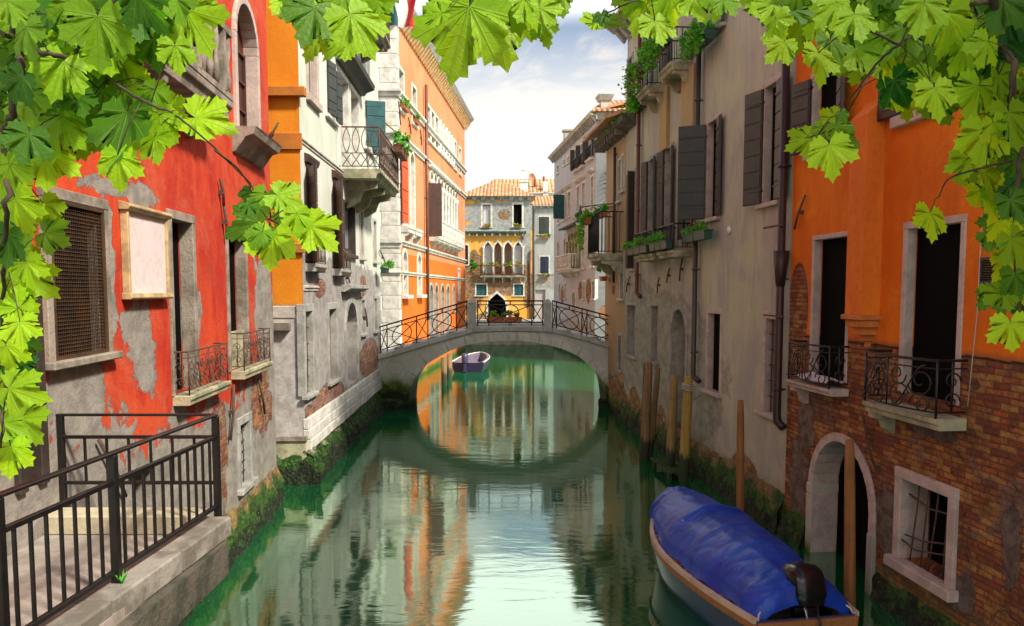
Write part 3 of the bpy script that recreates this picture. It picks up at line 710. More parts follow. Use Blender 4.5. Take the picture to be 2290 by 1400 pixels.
# wall of the door by the terrace
rd = A.rect((30, 640), (84, 1085)); A.win(*rd, d=.2, fw=.12, fp=.05, frame=SHK, pane=SHK, muntin=(SHK, 3, 2), sill=0, name='door')
for p0, p1 in (((485, 400), (493, 460)), ((493, 458), (500, 535)), ((572, 850), (586, 925)), ((516, 860), (508, 985)), ((210, 985), (270, 1110))): A.tie(p0, p1)
def pf(B, lst): # patches given as x, y, rx, ry pixels on the facade
    o_ = []
    for (x, y, rx, ry) in lst:
        c = B.P(x, y); e_ = B.P(x + rx, y); v_ = B.P(x, y - ry); o_.append((c[0], c[1], abs(e_[0] - c[0]), abs(v_[1] - c[1])))
    return o_
mA = wall_mat('red_plaster', (0.38, 0.020, 0.010), (0.55, 0.062, 0.014), plaster=(0.30, 0.27, 0.235), brickc=((0.36, 0.09, 0.03), (0.48, 0.17, 0.05)),
    plaster_f=pf(A, [(318, 780, 34, 100), (170, 900, 75, 110), (600, 800, 25, 200), (150, 1100, 160, 160), (420, 1050, 60, 130), (250, 420, 60, 20), (312, 440, 36, 30), (440, 700, 12, 60), (585, 640, 14, 70), (400, 940, 26, 40), (350, 330, 16, 14), (243, 620, 14, 210)]),
    plaster_z=PX(400, 960)[1], brick_f=pf(A, [(492, 1000, 16, 120), (586, 900, 20, 70), (560, 1160, 35, 50), (505, 1220, 20, 60)]), moss=.55, bamp=1.0, grime=.7, fade=((.50, .10, .045), .8), rough_b=.02, amp=1.7)
A.wall(0, FA.L, 14.5, 6.0, mA)
# stained bay strip between board and door keeps its red paint to the terrace
sb = A.rect((262, 690), (372, 985))
A.footing(0.0, FA.L + .05, -.6, .75, .22, MOSS2, seed=3)
# far end of the red house faces up the canal: nothing to see from here but keep it solid
# notice board
nbx = A.rect((266, 458), (366, 664))
Mb = Matrix.Translation(FA.w((nbx[0] + nbx[1]) / 2, 0.0, nbx[2])) @ Matrix.Rotation(math.atan2(FA.ex.y, FA.ex.x), 4, 'Z')
nb_ = thing('notice_board', 'blank pinkish notice board in an ochre wooden frame on the red house', 'notice board', Mb)
hw = (nbx[1] - nbx[0]) / 2; hh = nbx[3] - nbx[2]
MB().box(-hw + .03, hw - .03, -.05, -.002, .03, hh - .03).build('panel', POST, nb_)
fr = MB().box(-hw, -hw + .045, -.085, -.001, .04, hh - .04).box(hw - .045, hw, -.085, -.001, .04, hh - .04)
fr.profile([(-.001, -.02), (-.10, -.02), (-.12, .0), (-.10, .05), (-.001, .05)], -hw - .03, hw + .03).profile([(-.001, hh - .05), (-.10, hh - .05), (-.13, hh - .01), (-.12, hh + .02), (-.001, hh + .05)], -hw - .03, hw + .03)
fr.build('frame', GOLD, nb_, bevel=.006)

# ---------------------------------------------------------------- B  ochre and white corner house
CB = Vector((-4.5, 16.4)); FB = Fac((-4.5, 16.4), (-4.5 - .026 * 11.4, 27.8)); FBf = Fac((-6.6, 16.394), (-4.5, 16.394))
B = Bld('white_corner_house', 'pale corner house with an ochre gable, brown shutters and crumbling base', FB)
HB = 13.9
Q = B.rect
# ground floor
B.win(*Q((681, 697), (700, 876)), d=.18, fw=.16, fp=.03, frame=STG, pane=simple('rust_board', (.16, .06, .02), .8), bars=(2, 4, .012, RUST))
B.win(*Q((734, 692), (753, 846)), d=.18, fw=.16, fp=.03, frame=STG, pane=simple('rust_board', (.16, .06, .02), .8))
r = Q((772, 678), (799, 850)); B.win(r[0], r[1], r[2], r[3], d=.30, arch=(.75, False), fw=.20, fp=.04, frame=STG, niche=True, sill=0, name='doorway')
B.win(*Q((808, 672), (816, 745)), d=.25, fw=.12, frame=STG, pane=DARK)
B.win(*Q((836, 668), (843, 738)), d=.25, fw=.12, frame=STG, pane=DARK)
hd = B.rect((762, 638), (806, 652)); B.part(MB().profile([(0.01, hd[2]), (-.1, hd[2]), (-.28, hd[3] - .08), (-.28, hd[3]), (0.01, hd[3] + .03)], hd[0], hd[1]), 'door_hood', STG)
# first floor
lat = lambda u0, u1, z0, z1: None
for k, (tl, br) in enumerate((((685, 372), (704, 590)), ((745, 405), (764, 602)))):
    r = Q(tl, br); w = B.win(*r, d=.18, fw=.06, fp=.03, frame=SHB, pane=GLP, muntin=(SHB, 2, 2), sill=.2, sp=.22, shut=[(-1, 150, SHB, .55, 5)], hood=(.02, .12))
    lt = MB(); h_ = (r[3] - r[2]) * .70; uu0, uu1 = r[0] + .05, r[1] - .03; zz0 = r[2] + .25
    for i in range(5): uq = uu0 + (uu1 - uu0) * i / 4; lt.box(uq - .02, uq + .02, -.075, -.055, zz0, zz0 + h_)
    for i in range(7): zq = zz0 + h_ * i / 6; lt.box(uu0, uu1, -.08, -.06, zq - .025, zq + .025)
    for i in range(4):
        uc = uu0 + (uu1 - uu0) * (i + .5) / 4
        for j in range(6): zc_ = zz0 + h_ * (j + .5) / 6; lt.prism([(uc - .06, -.065, zc_), (uc, -.065, zc_ - .07), (uc + .06, -.065, zc_), (uc, -.065, zc_ + .07)], (0, -.012, 0))
    B.part(lt, 'lattice_shutter', WHP, w)
    balcony(B, r[0] - .3, r[1] + .22, r[2] - .02, .24, slab=.18, rail_h=.55, style='bars', brackets=0, mat=RUST, smat=STG, nb=9, r=.010, name='window_ledge')
B.win(*Q((768, 452), (793, 572)), d=.2, fw=.07, fp=.03, frame=SHK, pane=GLP, muntin=(SHK, 2, 1), sill=.1)
B.win(*Q((804, 470), (812, 578)), d=.22, fw=.10, frame=ST, pane=GLS)
B.win(*Q((834, 494), (841, 586)), d=.22, fw=.10, frame=ST, pane=GLS)
# second floor
B.win(*Q((686, 60), (708, 232)), d=.16, fw=.16, fp=.03, frame=STP, pane=GLS, sill=.16)
rr = Q((716, 115), (724, 285)); B.win(PX(0, 0)[0] * 0 + Q((727, 130), (748, 275))[0] + .02, Q((727, 130), (748, 275))[1], Q((727, 130), (748, 275))[2], Q((727, 130), (748, 275))[3], d=.25, fw=.08, frame=STW, pane=DARK, shut=[(-1, 12, SHG, None, 4), (1, 165, SHG, .35, 4)])
zb = B.P(765, 377)[1]
r = Q((757, 160), (781, 350)); r4 = Q((787, 190), (802, 350)); zt = r[3]
B.win(r[0], r[1] - .1, zb + .02, zt, d=.35, fw=.12, frame=STW, pane=GLP, muntin=(SHK, 1, 2), sill=0)
B.win(r[1] + .25, r4[1], zb + .02, zt, d=.35, fw=.12, frame=STW, pane=GLP, muntin=(SHK, 1, 2), sill=0)
B.part(MB().profile([(0.01, zt + .2), (-.12, zt + .2), (-.2, zt + .3), (-.42, zt + .38), (-.46, zt + .5), (0.01, zt + .56)], r[0] - .4, r4[1] + .5), 'window_hood', SHK)
rs = Q((812, 220), (826, 340)); B.win(rs[0] + .2, rs[1] + .5, rs[2], rs[3], d=.25, fw=.1, frame=STW, pane=DARK, shut=[(-1, 75, SHT, .62, 3), (1, 150, SHT, .5, 3)])
bu0 = B.P(765, 385)[0]; bu1 = B.P(822, 420)[0]
bal = balcony(B, bu0, bu1, zb, 1.05, slab=.26, rail_h=1.12, style='lattice', brackets=3, bh=.72, smat=STY, mat=RUST, r=.014)
zz = B.P(700, 330)[1]; B.band(zz, 0, FB.L, .10, .05, ST)
B.band(B.P(690, 640)[1], 0.05, FB.L * .12, .1, .05, ST)
zt2 = B.P(800, 90)[1]; tb0 = B.P(770, 60)[0]
balcony(B, tb0, tb0 + 3.3, B.P(800, 75)[1], .85, slab=.2, rail_h=1.0, style='lattice', brackets=3, bh=.5, smat=STD, mat=RUST, r=.014)
B.win(tb0 + .8, tb0 + 2.2, B.P(800, 75)[1] + .02, B.P(800, 75)[1] + 2.2, d=.3, fw=.1, frame=STW, pane=DARK, sill=0)
B.part(MB().tube([(bu1 - .1, -.08, zt + .1), (bu1 + 1.6, -1.0, zt - .55)], .03, 6), 'awning_pole', GOLD)
for p0, p1 in (((846, 560), (860, 592)), ((770, 612), (778, 632)), ((813, 690), (818, 730))): B.tie(p0, p1, r=.025)
mB = wall_mat('white_plaster', (0.62, 0.62, 0.55), (0.50, 0.54, 0.44), plaster=(0.36, 0.33, 0.31), brickc=((0.34, 0.11, 0.07), (0.44, 0.18, 0.10)), mortar=(.36, .33, .3),
    plaster_f=pf(B, [(760, 640, 90, 60), (700, 640, 14, 30)]), plaster_z=B.P(700, 665)[1], brick_f=pf(B, [(715, 645, 13, 22), (735, 895, 34, 40), (692, 945, 16, 40), (826, 800, 20, 42), (812, 640, 7, 24)]), bamp=.28, moss=.25, streak=.4, amp=.7, grime=.45)
B.wall(0, FB.L, HB, 5.5, mB, cap0=False)
B.cornice(HB + .35, -.2, FB.L + .2, .5, STW, step=.6)
# stone plinth courses, stepping out to the quay
pl = MB(); rg = random.Random(4)
for (za, zb_, out) in ((.72, .95, .12), (.95, 1.18, .09), (1.18, 1.42, .06)):
    u = -.02 - out * 0
    while u < FB.L:
        L_ = rg.uniform(.5, 1.1); pl.box(u, min(u + L_ - .012, FB.L), -out + rg.uniform(-.015, .015), .05, za + .006, zb_ - .006); u += L_
B.part(pl, 'plinth', STW, bevel=.012)
B.footing(-.1, FB.L, -.6, .74, .34, MOSS, seed=5, amp=.14)
# ochre gable
B.on(FBf)
mBf = wall_mat('ochre_plaster', (0.60, 0.19, 0.008), (0.68, 0.25, 0.015), plaster=(0.50, 0.46, 0.43), plaster_z=FBf.pix(640, 684)[1], brick_f=[(.9, 2.6, .35, 1.9), (.7, 1.0, .3, .6)], bamp=.35, moss=.3, amp=.05, grime=.25, streak=.2)
B.wall(0, FBf.L - .002, HB, 3.0, mBf, 'gable_wall', back=False)
for (y0, y1, o_) in ((197, 218, .16), (298, 335, .05), (545, 566, .08)):
    za = FBf.pix(640, y1)[1]; zb_ = FBf.pix(640, y0)[1]
    B.part(MB().box(.3 if y0 != 197 else .95, FBf.L + o_, -o_, 0.01, za, zb_), 'ledge', simple('ochre_ledge', (.45, .15, .012), .85, (.35, .12, .02), 4, .01), bevel=.01)
for (y0, y1, o_, mt) in ((974, 986, .10, STD), (986, 1034, .06, STY), (684, 712, .02, ST)):
    za = FBf.pix(640, y1)[1]; zb_ = FBf.pix(640, y0)[1]
    B.part(MB().box(.2, FBf.L + o_ * .5, -o_, 0.01, za, zb_), 'plinth', mt, bevel=.015)
B.footing(.0, FBf.L + .35, -.6, .80, .30, MOSS, seed=8)
B.part(MB().box(FBf.pix(612, 725)[0], FBf.pix(650, 725)[0], -.16, 0.0, FBf.pix(640, 738)[1], FBf.pix(640, 722)[1]), 'timber_stub', simple('grey_timber', (.2, .17, .14), .9, (.12, .1, .08), 6, .006))
B.tie((624, 275), (598, 325)); 
B.on(FB)
planter('planter_box', 'terracotta planter with green plants hung on the railing of the white house balcony', FB, bu1 - 1.9, bu1 - .1, zb + .88, 1.22, h=.22, w=.26, n=500, size=.05, up=.35, out=.1, flowers='red', nf=5, seed=2, nbox=3, box=simple('plank_box', (.16, .06, .03), .8))
pu = B.P(846, 606)[0]; planter('window_plant', 'small green plant in a box at the far corner of the white house', FB, pu - .9, pu - .1, B.P(846, 612)[1], .3, n=160, size=.05, up=.2, seed=3, box=GBOX)

fgp = B.F.w(tb0 + 3.2, .95, B.P(800, 75)[1] + 1.6)
fg = thing('flag', 'red, white and green striped flag hanging from the top balcony of the white house', 'flag', Matrix.Translation(fgp))
MB().tube([(-.9, 0, -.35), (.75, .1, .75)], .025, 6).build('pole', WHP, fg)
for nm_, t0, t1, mt in (('green_stripe', 0, .33, SHT), ('white_stripe', .33, .66, WHP), ('red_stripe', .66, 1, simple('flag_red', (.6, .02, .02), .8))):
    vs = []; fs = []
    for i in range(9):
        for j in range(13): t = t0 + (t1 - t0) * i / 8; q = j / 12; vs.append((-.2 + .9 * t + .06 * math.sin(q * 7 + t * 5), .05 + .10 * math.sin(t * 9 + q * 3), .35 - .05 * t - 1.35 * q + .5 * t * (1 - q)))
    for i in range(8):
        for j in range(12): k = i * 13 + j; fs.append((k, k + 13, k + 14, k + 1))
    MB().add(vs, fs, True).build(nm_, mt, fg)

# ---------------------------------------------------------------- C  salmon palace beyond the bridge
FC = Fac((-4.9, 33.0), (-4.9 + .072 * 21.6, 54.6)); FCf = Fac((-7.2, 32.992), (-4.9, 32.992))
C = Bld('salmon_palace', 'long salmon orange palace with white stone bands and bracketed cornice', FC)
HC_ = 15.9; Q = C.rect; LC = FC.L
def uz(x, y): return C.P(x, y)
T1 = [(891, 205, 143, 900), (921, 232, 181, 930), (954, 285, 235, 960), (964, 290, 250, 970), (973, 305, 262, 980), (1015, 352, 322, 1021), (1026, 362, 332, 1031)]
for i, (x0, yb, yt, x1) in enumerate(T1):
    r = Q((x0, yt), (x1, yb)); C.win(r[0], r[0] + .95, 12.05, 13.75, d=.25, fw=.14, frame=STW, pane=simple('roller_blind', (.16, .075, .04), .7), sill=.12)
ug = uz(982, 300)[0]
for k in range(6): C.part(MB().lathe((ug + k * 1.05, -.02, 12.0), [(.14, 0), (.11, .1), (.10, 1.6), (.15, 1.8)], 8), 'column', STW)
for k in range(5): C.win(ug + k * 1.05 + .22, ug + k * 1.05 + .83, 12.05, 13.75, d=.3, fw=.06, frame=STW, pane=GLP, sill=.1)
# piano nobile arches
zf = uz(905, 500)[1] - .0; zsp = uz(893, 350)[1]
A1 = [(894, 906), (926, 937)]
Z0n, Z1n = 7.15, 10.55
ua = uz(896, 400)[0]
for k in range(2):
    uu = ua + .15 + k * 1.75
    sh = [(-1, 165, SHO, .8, 3)] if k == 0 else None
    C.win(uu, uu + .85, Z0n, Z1n, d=.3, arch=(.43, False), fw=.16, fp=.07, frame=STW, pane=GLP if k else SHO, muntin=(WHP, 2, 4), sill=.15)
# orange shutters standing out flat over the first arch
us_ = uz(893, 430)[0]; zs0, zs1 = uz(905, 500)[1], uz(905, 357)[1]
sh_ = MB().box(us_, us_ + 1.1, -.16, -.12, zs0, zs1).box(us_ + .02, us_ + 1.08, -.175, -.11, zs0 + .9, zs0 + .96)
for q in (.15, .5, .85): sh_.box(us_ + .02, us_ + 1.0, -.19, -.1, zs0 + (zs1 - zs0) * q - .03, zs0 + (zs1 - zs0) * q + .03)
C.part(sh_, 'shutter', SHO, bevel=.01)
uc0 = uz(961, 480)[0]; nar = 9; st_ = 1.12
for k in range(nar):
    uu = uc0 + k * st_
    C.win(uu + .14, uu + st_ - .14, Z0n, Z1n, d=.45, arch=((st_ - .28) / 2, False), fw=.10, fp=.05, frame=STW, pane=CURB if k in (5, 6, 7) else GLP if k < 4 else GLS, sill=0)
    C.part(MB().lathe((uu, -.12, Z0n), [(.15, 0), (.11, .15), (.095, 2.5), (.17, 2.75), (.17, 2.85)], 8), 'column', STW)
C.part(MB().profile([(0.01, Z1n + .12), (-.14, Z1n + .12), (-.2, Z1n + .2), (-.2, Z1n + .3), (0.01, Z1n + .34)], uc0 - .3, uc0 + nar * st_ + .3), 'lintel', STW)
ush = uz(955, 480)[0]; zz0, zz1 = uz(955, 528)[1], uz(955, 410)[1]
C.part(MB().hexa([(ush - .1, -.05, zz0), (ush + .1, -.75, zz0), (ush + .16, -.75, zz0), (ush - .04, -.05, zz0), (ush - .1, -.05, zz1), (ush + .1, -.75, zz1), (ush + .16, -.75, zz1), (ush - .04, -.05, zz1)]), 'shutter', SHB)
balcony(C, uc0 - .1, uc0 + nar * st_ + .1, Z0n - .12, .5, slab=.2, rail_h=.95, style='stone', smat=STW, mat=STW, brackets=6, bh=.3)
for k in range(2):
    uu = ua + .15 + k * 1.75; balcony(C, uu - .3, uu + 1.2, Z0n - .1, .4, slab=.3, rail=False, smat=STW, brackets=2, bh=.5, name='window_ledge')
# mezzanine arched windows
for k, (x0, x1) in enumerate(((900, 911), (933, 941))):
    r = Q((x0, 575), (x1, 667)); C.win(r[0], r[0] + .85, 4.0, 5.95, d=.22, arch=(.42, False), fw=.14, fp=.05, frame=STW, pane=GLP if k == 0 else GLS, muntin=(WHP, 2, 2), sill=.16, sp=.28)
for x in (960, 972, 986, 998, 1012): 
    r = uz(x, 650); C.win(r[0], r[0] + (.95 if x < 1000 else .7), .9 if x < 1000 else 2.9, 4.5, d=.4, arch=(.45 if x < 1000 else .34, False), fw=.14, fp=.05, frame=STG, pane=DARK, sill=.1 if x > 1000 else 0)
r = Q((1024, 560), (1031, 660)); C.win(r[0], r[0] + .8, 3.6, 5.6, d=.22, fw=.12, frame=STW, pane=GLS)
for zz, hh_, oo in ((uz(886, 200)[1], .28, .2), (uz(886, 294)[1], .24, .18), (uz(895, 548)[1] + .2, .20, .16), (uz(900, 607)[1], .16, .12), (1.6, .2, .12)):
    if zz > 1: C.band(zz, -.02, LC, hh_, oo, STW)
C.cornice(HC_ + .35, -.45, LC + .2, .62, STW, simple('ochre_corbel', (.62, .34, .10), .8, (.7, .5, .3), 5, .01), step=.46, bh=.42, h=.2)
C.pipe(953, 190, 722, .085, PIPEB, .16)
for p0, p1 in (((888, 225), (893, 280)), ((911, 262), (917, 300)), ((938, 290), (941, 325))): C.tie(p0, p1, r=.03)
mC = wall_mat('salmon_plaster', (0.62, 0.20, 0.085), (0.68, 0.26, 0.12), low=(uz(895, 548)[1] - .3, (0.68, 0.15, 0.012), (0.62, 0.125, 0.010)), plaster=(.5, .38, .3), plaster_f=[], moss=.3, grime=.18, streak=.35, damp=False)
mClow = mC
C.wall(0, LC, HC_, 7, mC)
low = wall_mat('orange_plaster', (0.70, 0.17, 0.012), (0.62, 0.13, 0.012), moss=.3, grime=.2, streak=.3)
C.on(FCf); FCL = FCf.L
mCf = wall_mat('white_render', (0.88, 0.86, 0.80), (0.80, 0.80, 0.76), moss=.3, grime=.2, streak=.4)
C.wall(0, FCL, HC_, 6, mCf, 'end_wall', back=False)
for zz, hh_, oo in ((uz(886, 200)[1], .28, .2), (uz(886, 294)[1], .24, .18), (uz(895, 548)[1] + .2, .30, .16), (uz(900, 607)[1], .16, .12)): C.band(zz, -.0, FCL + oo, hh_, oo, STW)
C.cornice(HC_ + .35, 0, FCL + .45, .55, STW, step=.5)
qn = MB(); z = 1.0; i = 0
while z < HC_ - .6:
    wq = .95 if i % 2 else .7; qn.box(FCL - wq, FCL - .0, -.03, .01, z + .01, z + .58); z += .6; i += 1
C.part(qn, 'quoins', STW, bevel=.01)
C.on(FC)
qn = MB(); z = 1.0; i = 0
while z < HC_ - .6:
    qn.box(-.03, .42 if i % 2 else .3, -.035, .01, z + .01, z + .58); z += .6; i += 1
C.part(qn, 'quoins', STW, bevel=.01)
C.part(MB().prism([(0, -.4, HC_ + .36), (LC, -.4, HC_ + .36), (LC, 7, HC_ + 1.6), (0, 7, HC_ + 1.6)], (0, 0, .06)), 'roof', tile_mat('roof_tiles_palace'))
cu = uz(1000, 260)[0]; C.part(MB().box(cu, cu + .7, .2, .9, HC_ + .3, HC_ + 1.9).box(cu - .12, cu + .82, .08, 1.02, HC_ + 1.9, HC_ + 2.05), 'chimney', STG)
C.part(MB().box(cu - .1, cu + .9, .1, 1.1, HC_ + 2.1, HC_ + 2.2), 'chimney', simple('lead_cap', (.05, .2, .18), .6))
planter('window_plant', 'small plants in a top window of the salmon palace', FC, uz(892, 200)[0], uz(900, 200)[0] + .3, 12.06, .15, n=160, size=.06, up=.3, flowers='red', nf=4, seed=4)
planter('window_plant', 'red flowers in the second top window of the salmon palace', FC, uz(921, 230)[0], uz(929, 230)[0], 12.06, .12, n=120, size=.06, up=.22, flowers='red', nf=8, seed=5)
planter('wall_plant', 'bushy green plant on a ledge at the far end of the salmon palace', FC, LC - 1.6, LC - .4, uz(1040, 615)[1], .55, n=420, size=.09, up=.9, out=.25, seed=6, box=TERR)

# ---------------------------------------------------------------- D  gothic house closing the view, E grey wing, K roofs behind
YD = 68.0
FD = Fac((at_y(1034, 600, YD).x, YD), (at_y(1190, 600, YD).x, YD))
D = Bld('gothic_house', 'old peeling ochre house with four pointed windows closing the canal', FD)
Q = D.rect; d_ = D.P
HD = d_(1100, 443)[1]
D.win(*Q((1079, 458), (1097, 507)), d=.25, fw=.16, frame=STW, pane=GLS, curtain=CURT, muntin=(WDM, 2, 1), sill=.12)
D.win(*Q((1148.5, 457), (1167, 507)), d=.25, fw=.16, frame=STW, pane=DARK, sill=.12)
for x0, x1 in ((1083, 1099.5), (1105, 1121.5), (1127.5, 1144.5), (1150.5, 1167)):
    r = Q((x0, 541), (x1, 614)); D.win(r[0], r[1], r[2], r[3], d=.35, arch=(.62, True), fw=.13, fp=.08, frame=STW, pane=WDM, sill=0, curtain=CURT if x0 < 1090 or x0 > 1150 else None)
    zsp = r[3] - .62; mf = MB().box(r[0] + .01, r[1] - .01, .2, .24, zsp - .1, zsp)
    uc = (r[0] + r[1]) / 2; mf.box(uc - .03, uc + .03, .2, .235, r[2], zsp)
    D.part(MB().box(r[0] + .12, uc - .08, .30, .318, r[2] + .7, zsp - .15).box(uc + .08, r[1] - .12, .30, .318, r[2] + .7, zsp - .15), 'glazing', GLS)
for x in (1081, 1102.2, 1124.5, 1147.5, 1169): u = d_(x, 600)[0]; D.part(MB().lathe((u, -.1, d_(1100, 614)[1]), [(.12, 0), (.08, .1), (.075, 2.2), (.15, 2.4), (.15, 2.5)], 8), 'column', STW)
bz = d_(1100, 617)[1]; balcony(D, d_(1074, 617)[0], d_(1174, 617)[0], bz, .55, slab=.18, rail_h=.95, style='bars', brackets=5, bh=.5, smat=STG, mat=RUST, r=.02, nb=44)
D.win(*Q((1065, 636), (1088, 661)), d=.12, fw=.12, frame=STW, pane=SHT, muntin=(SHT, 2, 1))
D.win(*Q((1150, 636), (1170, 661)), d=.12, fw=.12, frame=STW, pane=SHT, muntin=(SHT, 2, 1))
r = Q((1091, 656), (1132, 735)); D.win(r[0], r[1], r[2], r[3], d=.6, arch=(1.1, True), fw=.16, fp=.08, frame=STW, pane=DARK, sill=0, name='doorway')
D.win(*Q((1039, 548), (1047, 592)), d=.25, fw=.12, frame=STW, pane=GLS, arch=(.15, False))
zl = d_(1100, 518)[1]; D.part(MB().profile([(0.01, zl - .18), (-.35, zl - .1), (-.5, zl), (0.01, zl + .25)], 0, d_(1177, 518)[0]), 'canopy', simple('weathered_lead', (.20, .27, .24), .8, (.12, .14, .12), 4, .01))
for k in range(8): u = d_(1050 + k * 17, 525)[0]; D.part(MB().box(u - .07, u + .07, -.35, 0.0, zl - .42, zl - .15), 'corbel', STG)
mD = wall_mat('peeling_ochre', (0.72, 0.33, 0.035), (0.62, 0.40, 0.12), plaster=(0.34, 0.35, 0.34), brickc=((0.42, 0.22, 0.09), (0.55, 0.38, 0.16)),
    plaster_f=pf(D, [(1090, 480, 60, 30), (1160, 480, 50, 36), (1175, 560, 14, 60), (1130, 640, 30, 20), (1100, 512, 80, 14)]), brick_f=pf(D, [(1050, 640, 30, 70), (1060, 590, 16, 30), (1115, 640, 40, 22), (1180, 640, 12, 50), (1128, 480, 14, 12), (1100, 720, 60, 22)]), moss=.3, bamp=.5, amp=.9)
D.wall(0, FD.L, HD, 7, mD)
c_ = D.cornice(HD + .12, -.15, FD.L + .15, .35, STG, step=.8, bh=.15, h=.1)
U0, U1 = -.4, FD.L + .3; zr = d_(1120, 421)[1] + .9
D.part(MB().add([(U0, -.5, HD + .14), (U1, -.5, HD + .14), (U1, 7.4, HD + .14), (U0, 7.4, HD + .14), (U0 + 2.5, 3.4, zr), (U1 - 2.4, 3.4, zr)], [(0, 1, 5, 4), (1, 2, 5), (2, 3, 4, 5), (3, 0, 4), (3, 2, 1, 0)]), 'roof', tile_mat('roof_tiles_gothic', pitch=.32))
D.pipe(1186, 560, 725, .07, PIPEB, .12); D.pipe(1170, 520, 540, .05, PIPEB, .1)
for k in range(4):
    uu = d_((1078, 1100, 1126, 1150)[k], 600)[0]
    planter('balcony_planter', ('leftmost', 'second from left', 'third from left', 'rightmost')[k] + ' terracotta planter on the gothic house balcony rail', FD, uu, uu + .75, bz + .82, .66, h=.16, w=.2, n=90, size=.07, up=.18, flowers='red', nf=3, seed=20 + k)
for k, x in enumerate((1079, 1149)):
    uu = d_(x, 510)[0]; planter('window_box', ('red flowered box under the curtained', 'green leafed box under the open dark')[k] + ' top window of the gothic house', FD, uu, uu + .75, d_(x, 509)[1], .25, h=.16, w=.2, n=90, size=.06, up=.15, flowers='red' if k == 0 else 'yellow', nf=5, seed=30 + k)
FE = Fac((at_y(1190, 600, YD + .4).x, YD + .4), (at_y(1262, 600, YD + .4).x, YD + .4))
E = Bld('grey_wing', 'narrow grey rendered house with green shutters beside the gothic house', FE); Q = E.rect
HE = E.P(1215, 463)[1]
for k, (tl, br) in enumerate((((1205, 485), (1228, 524)), ((1208.5, 574), (1227, 612)))):
    r = Q(tl, br); E.win(*r, d=.1, fw=.1, frame=STW, pane=SHG, shut=[(-1, 3, SHG if k == 0 else simple('navy_paint', (.01, .02, .045), .5), None, 2), (1, 3, SHG if k == 0 else simple('navy_paint', (.01, .02, .045), .5), None, 2)], sill=.08)
    planter('window_box', ('upper', 'lower')[k] + ' terracotta box of green plants under a shuttered window of the narrow grey house', FE, r[0] + .02, r[1] + .1, r[2] - .34, .22, h=.2, w=.22, n=120, size=.06, up=.12, seed=40 + k, nbox=2, flowers='red' if k else None, nf=4)
E.win(*Q((1197, 648), (1219, 735)), d=.2, fw=.08, frame=STG, pane=simple('pale_door', (.45, .40, .38), .7), sill=0, name='door')
E.wall(0, FE.L, HE, 6, wall_mat('grey_render', (0.30, 0.31, 0.31), (0.38, 0.38, 0.36), plaster_f=[(1.2, 5, 1.5, .6)], moss=.4, grime=.4))
E.band(E.P(1215, 613)[1], 0, FE.L, .1, .05, STG)
E.cornice(HE + .1, -.1, FE.L, .3, STG, step=.5, bh=.12, h=.08)
E.part(MB().prism([(-.2, -.4, HE + .12), (FE.L, -.4, HE + .12), (FE.L, 3.5, HE + 1.3), (-.2, 3.5, HE + 1.3)], (0, 0, .08)), 'roof', tile_mat('roof_tiles_wing', pitch=.3))
E.pipe(1194, 470, 720, .07, PIPEG, .12)
YK = 84.0
FK = Fac((at_y(1090, 430, YK).x, YK), (at_y(1262, 430, YK).x, YK))
K = Bld('white_house_behind', 'white house with broad tiled roofs rising behind the gothic house', FK); k_ = K.P
K.wall(0, FK.L, k_(1200, 432)[1], 8, wall_mat('cream_render', (0.72, 0.66, 0.56), (0.62, 0.57, 0.48), moss=None))
tk = tile_mat('roof_tiles_far', (.50, .22, .09), (.72, .42, .2), .42)
K.part(MB().prism([(-.6, -.6, k_(1200, 432)[1]), (FK.L, -.6, k_(1200, 432)[1]), (FK.L, 4, k_(1200, 432)[1] + 2.0), (.5, 4, k_(1200, 432)[1] + 2.0)], (0, 0, .1)), 'roof', tk)
zt = k_(1170, 430)[1]
a0 = k_(1163, 420)[0]; K.part(MB().box(a0, a0 + .8, -.8, .2, zt - 1, k_(1163, 409)[1] ).box(a0 - .1, a0 + .9, -.9, .3, k_(1163, 409)[1], k_(1163, 406)[1]), 'chimney', WHP)
a0 = k_(1214, 420)[0]; K.part(MB().box(a0, a0 + .55, -.5, .5, zt - .4, zt + 1.1), 'chimney', WHP)
a0 = k_(1183, 400)[0]; K.part(MB().tube([(a0, -.8, zt - .3), (a0, -.8, zt + 2.4)], .035, 6), 'mast', STG)
dd = MB(); cc = Vector((a0 + .28, -.85, k_(1188, 398)[1]))
for k in range(16):
    a = k * math.pi / 8; a2 = (k + 1) * math.pi / 8
    dd.add([cc + Vector((0, .12, 0)), cc + Vector((.34 * math.cos(a), 0, .38 * math.sin(a))), cc + Vector((.34 * math.cos(a2), 0, .38 * math.sin(a2)))], [(0, 1, 2)])
K.part(dd, 'satellite_dish', simple('dish_orange', (.55, .2, .1), .6))
K.part(MB().tube([(a0 - .9, -.8, zt + 2.2), (a0 + .1, -.8, zt + 2.2)], .05, 6), 'aerial', simple('aerial_yellow', (.6, .5, .3), .6))
for x in (1196, 1217): a0 = k_(x, 400)[0]; K.part(MB().lathe((a0, 1.0, zt + .6), [(.12, 0), (.12, 1.1), (.16, 1.15), (.05, 1.3)], 8), 'chimney', TERR)
FL_ = Fac((at_y(1020, 445, 74).x, 74), (at_y(1062, 445, 74).x, 74))
L2 = Bld('low_tiled_house', 'low house with a red tile roof between the salmon palace and the gothic house', FL_)
L2.wall(0, FL_.L, L2.P(1050, 470)[1], 6, wall_mat('tan_render_b', (.45, .3, .2), (.4, .28, .2), moss=None))
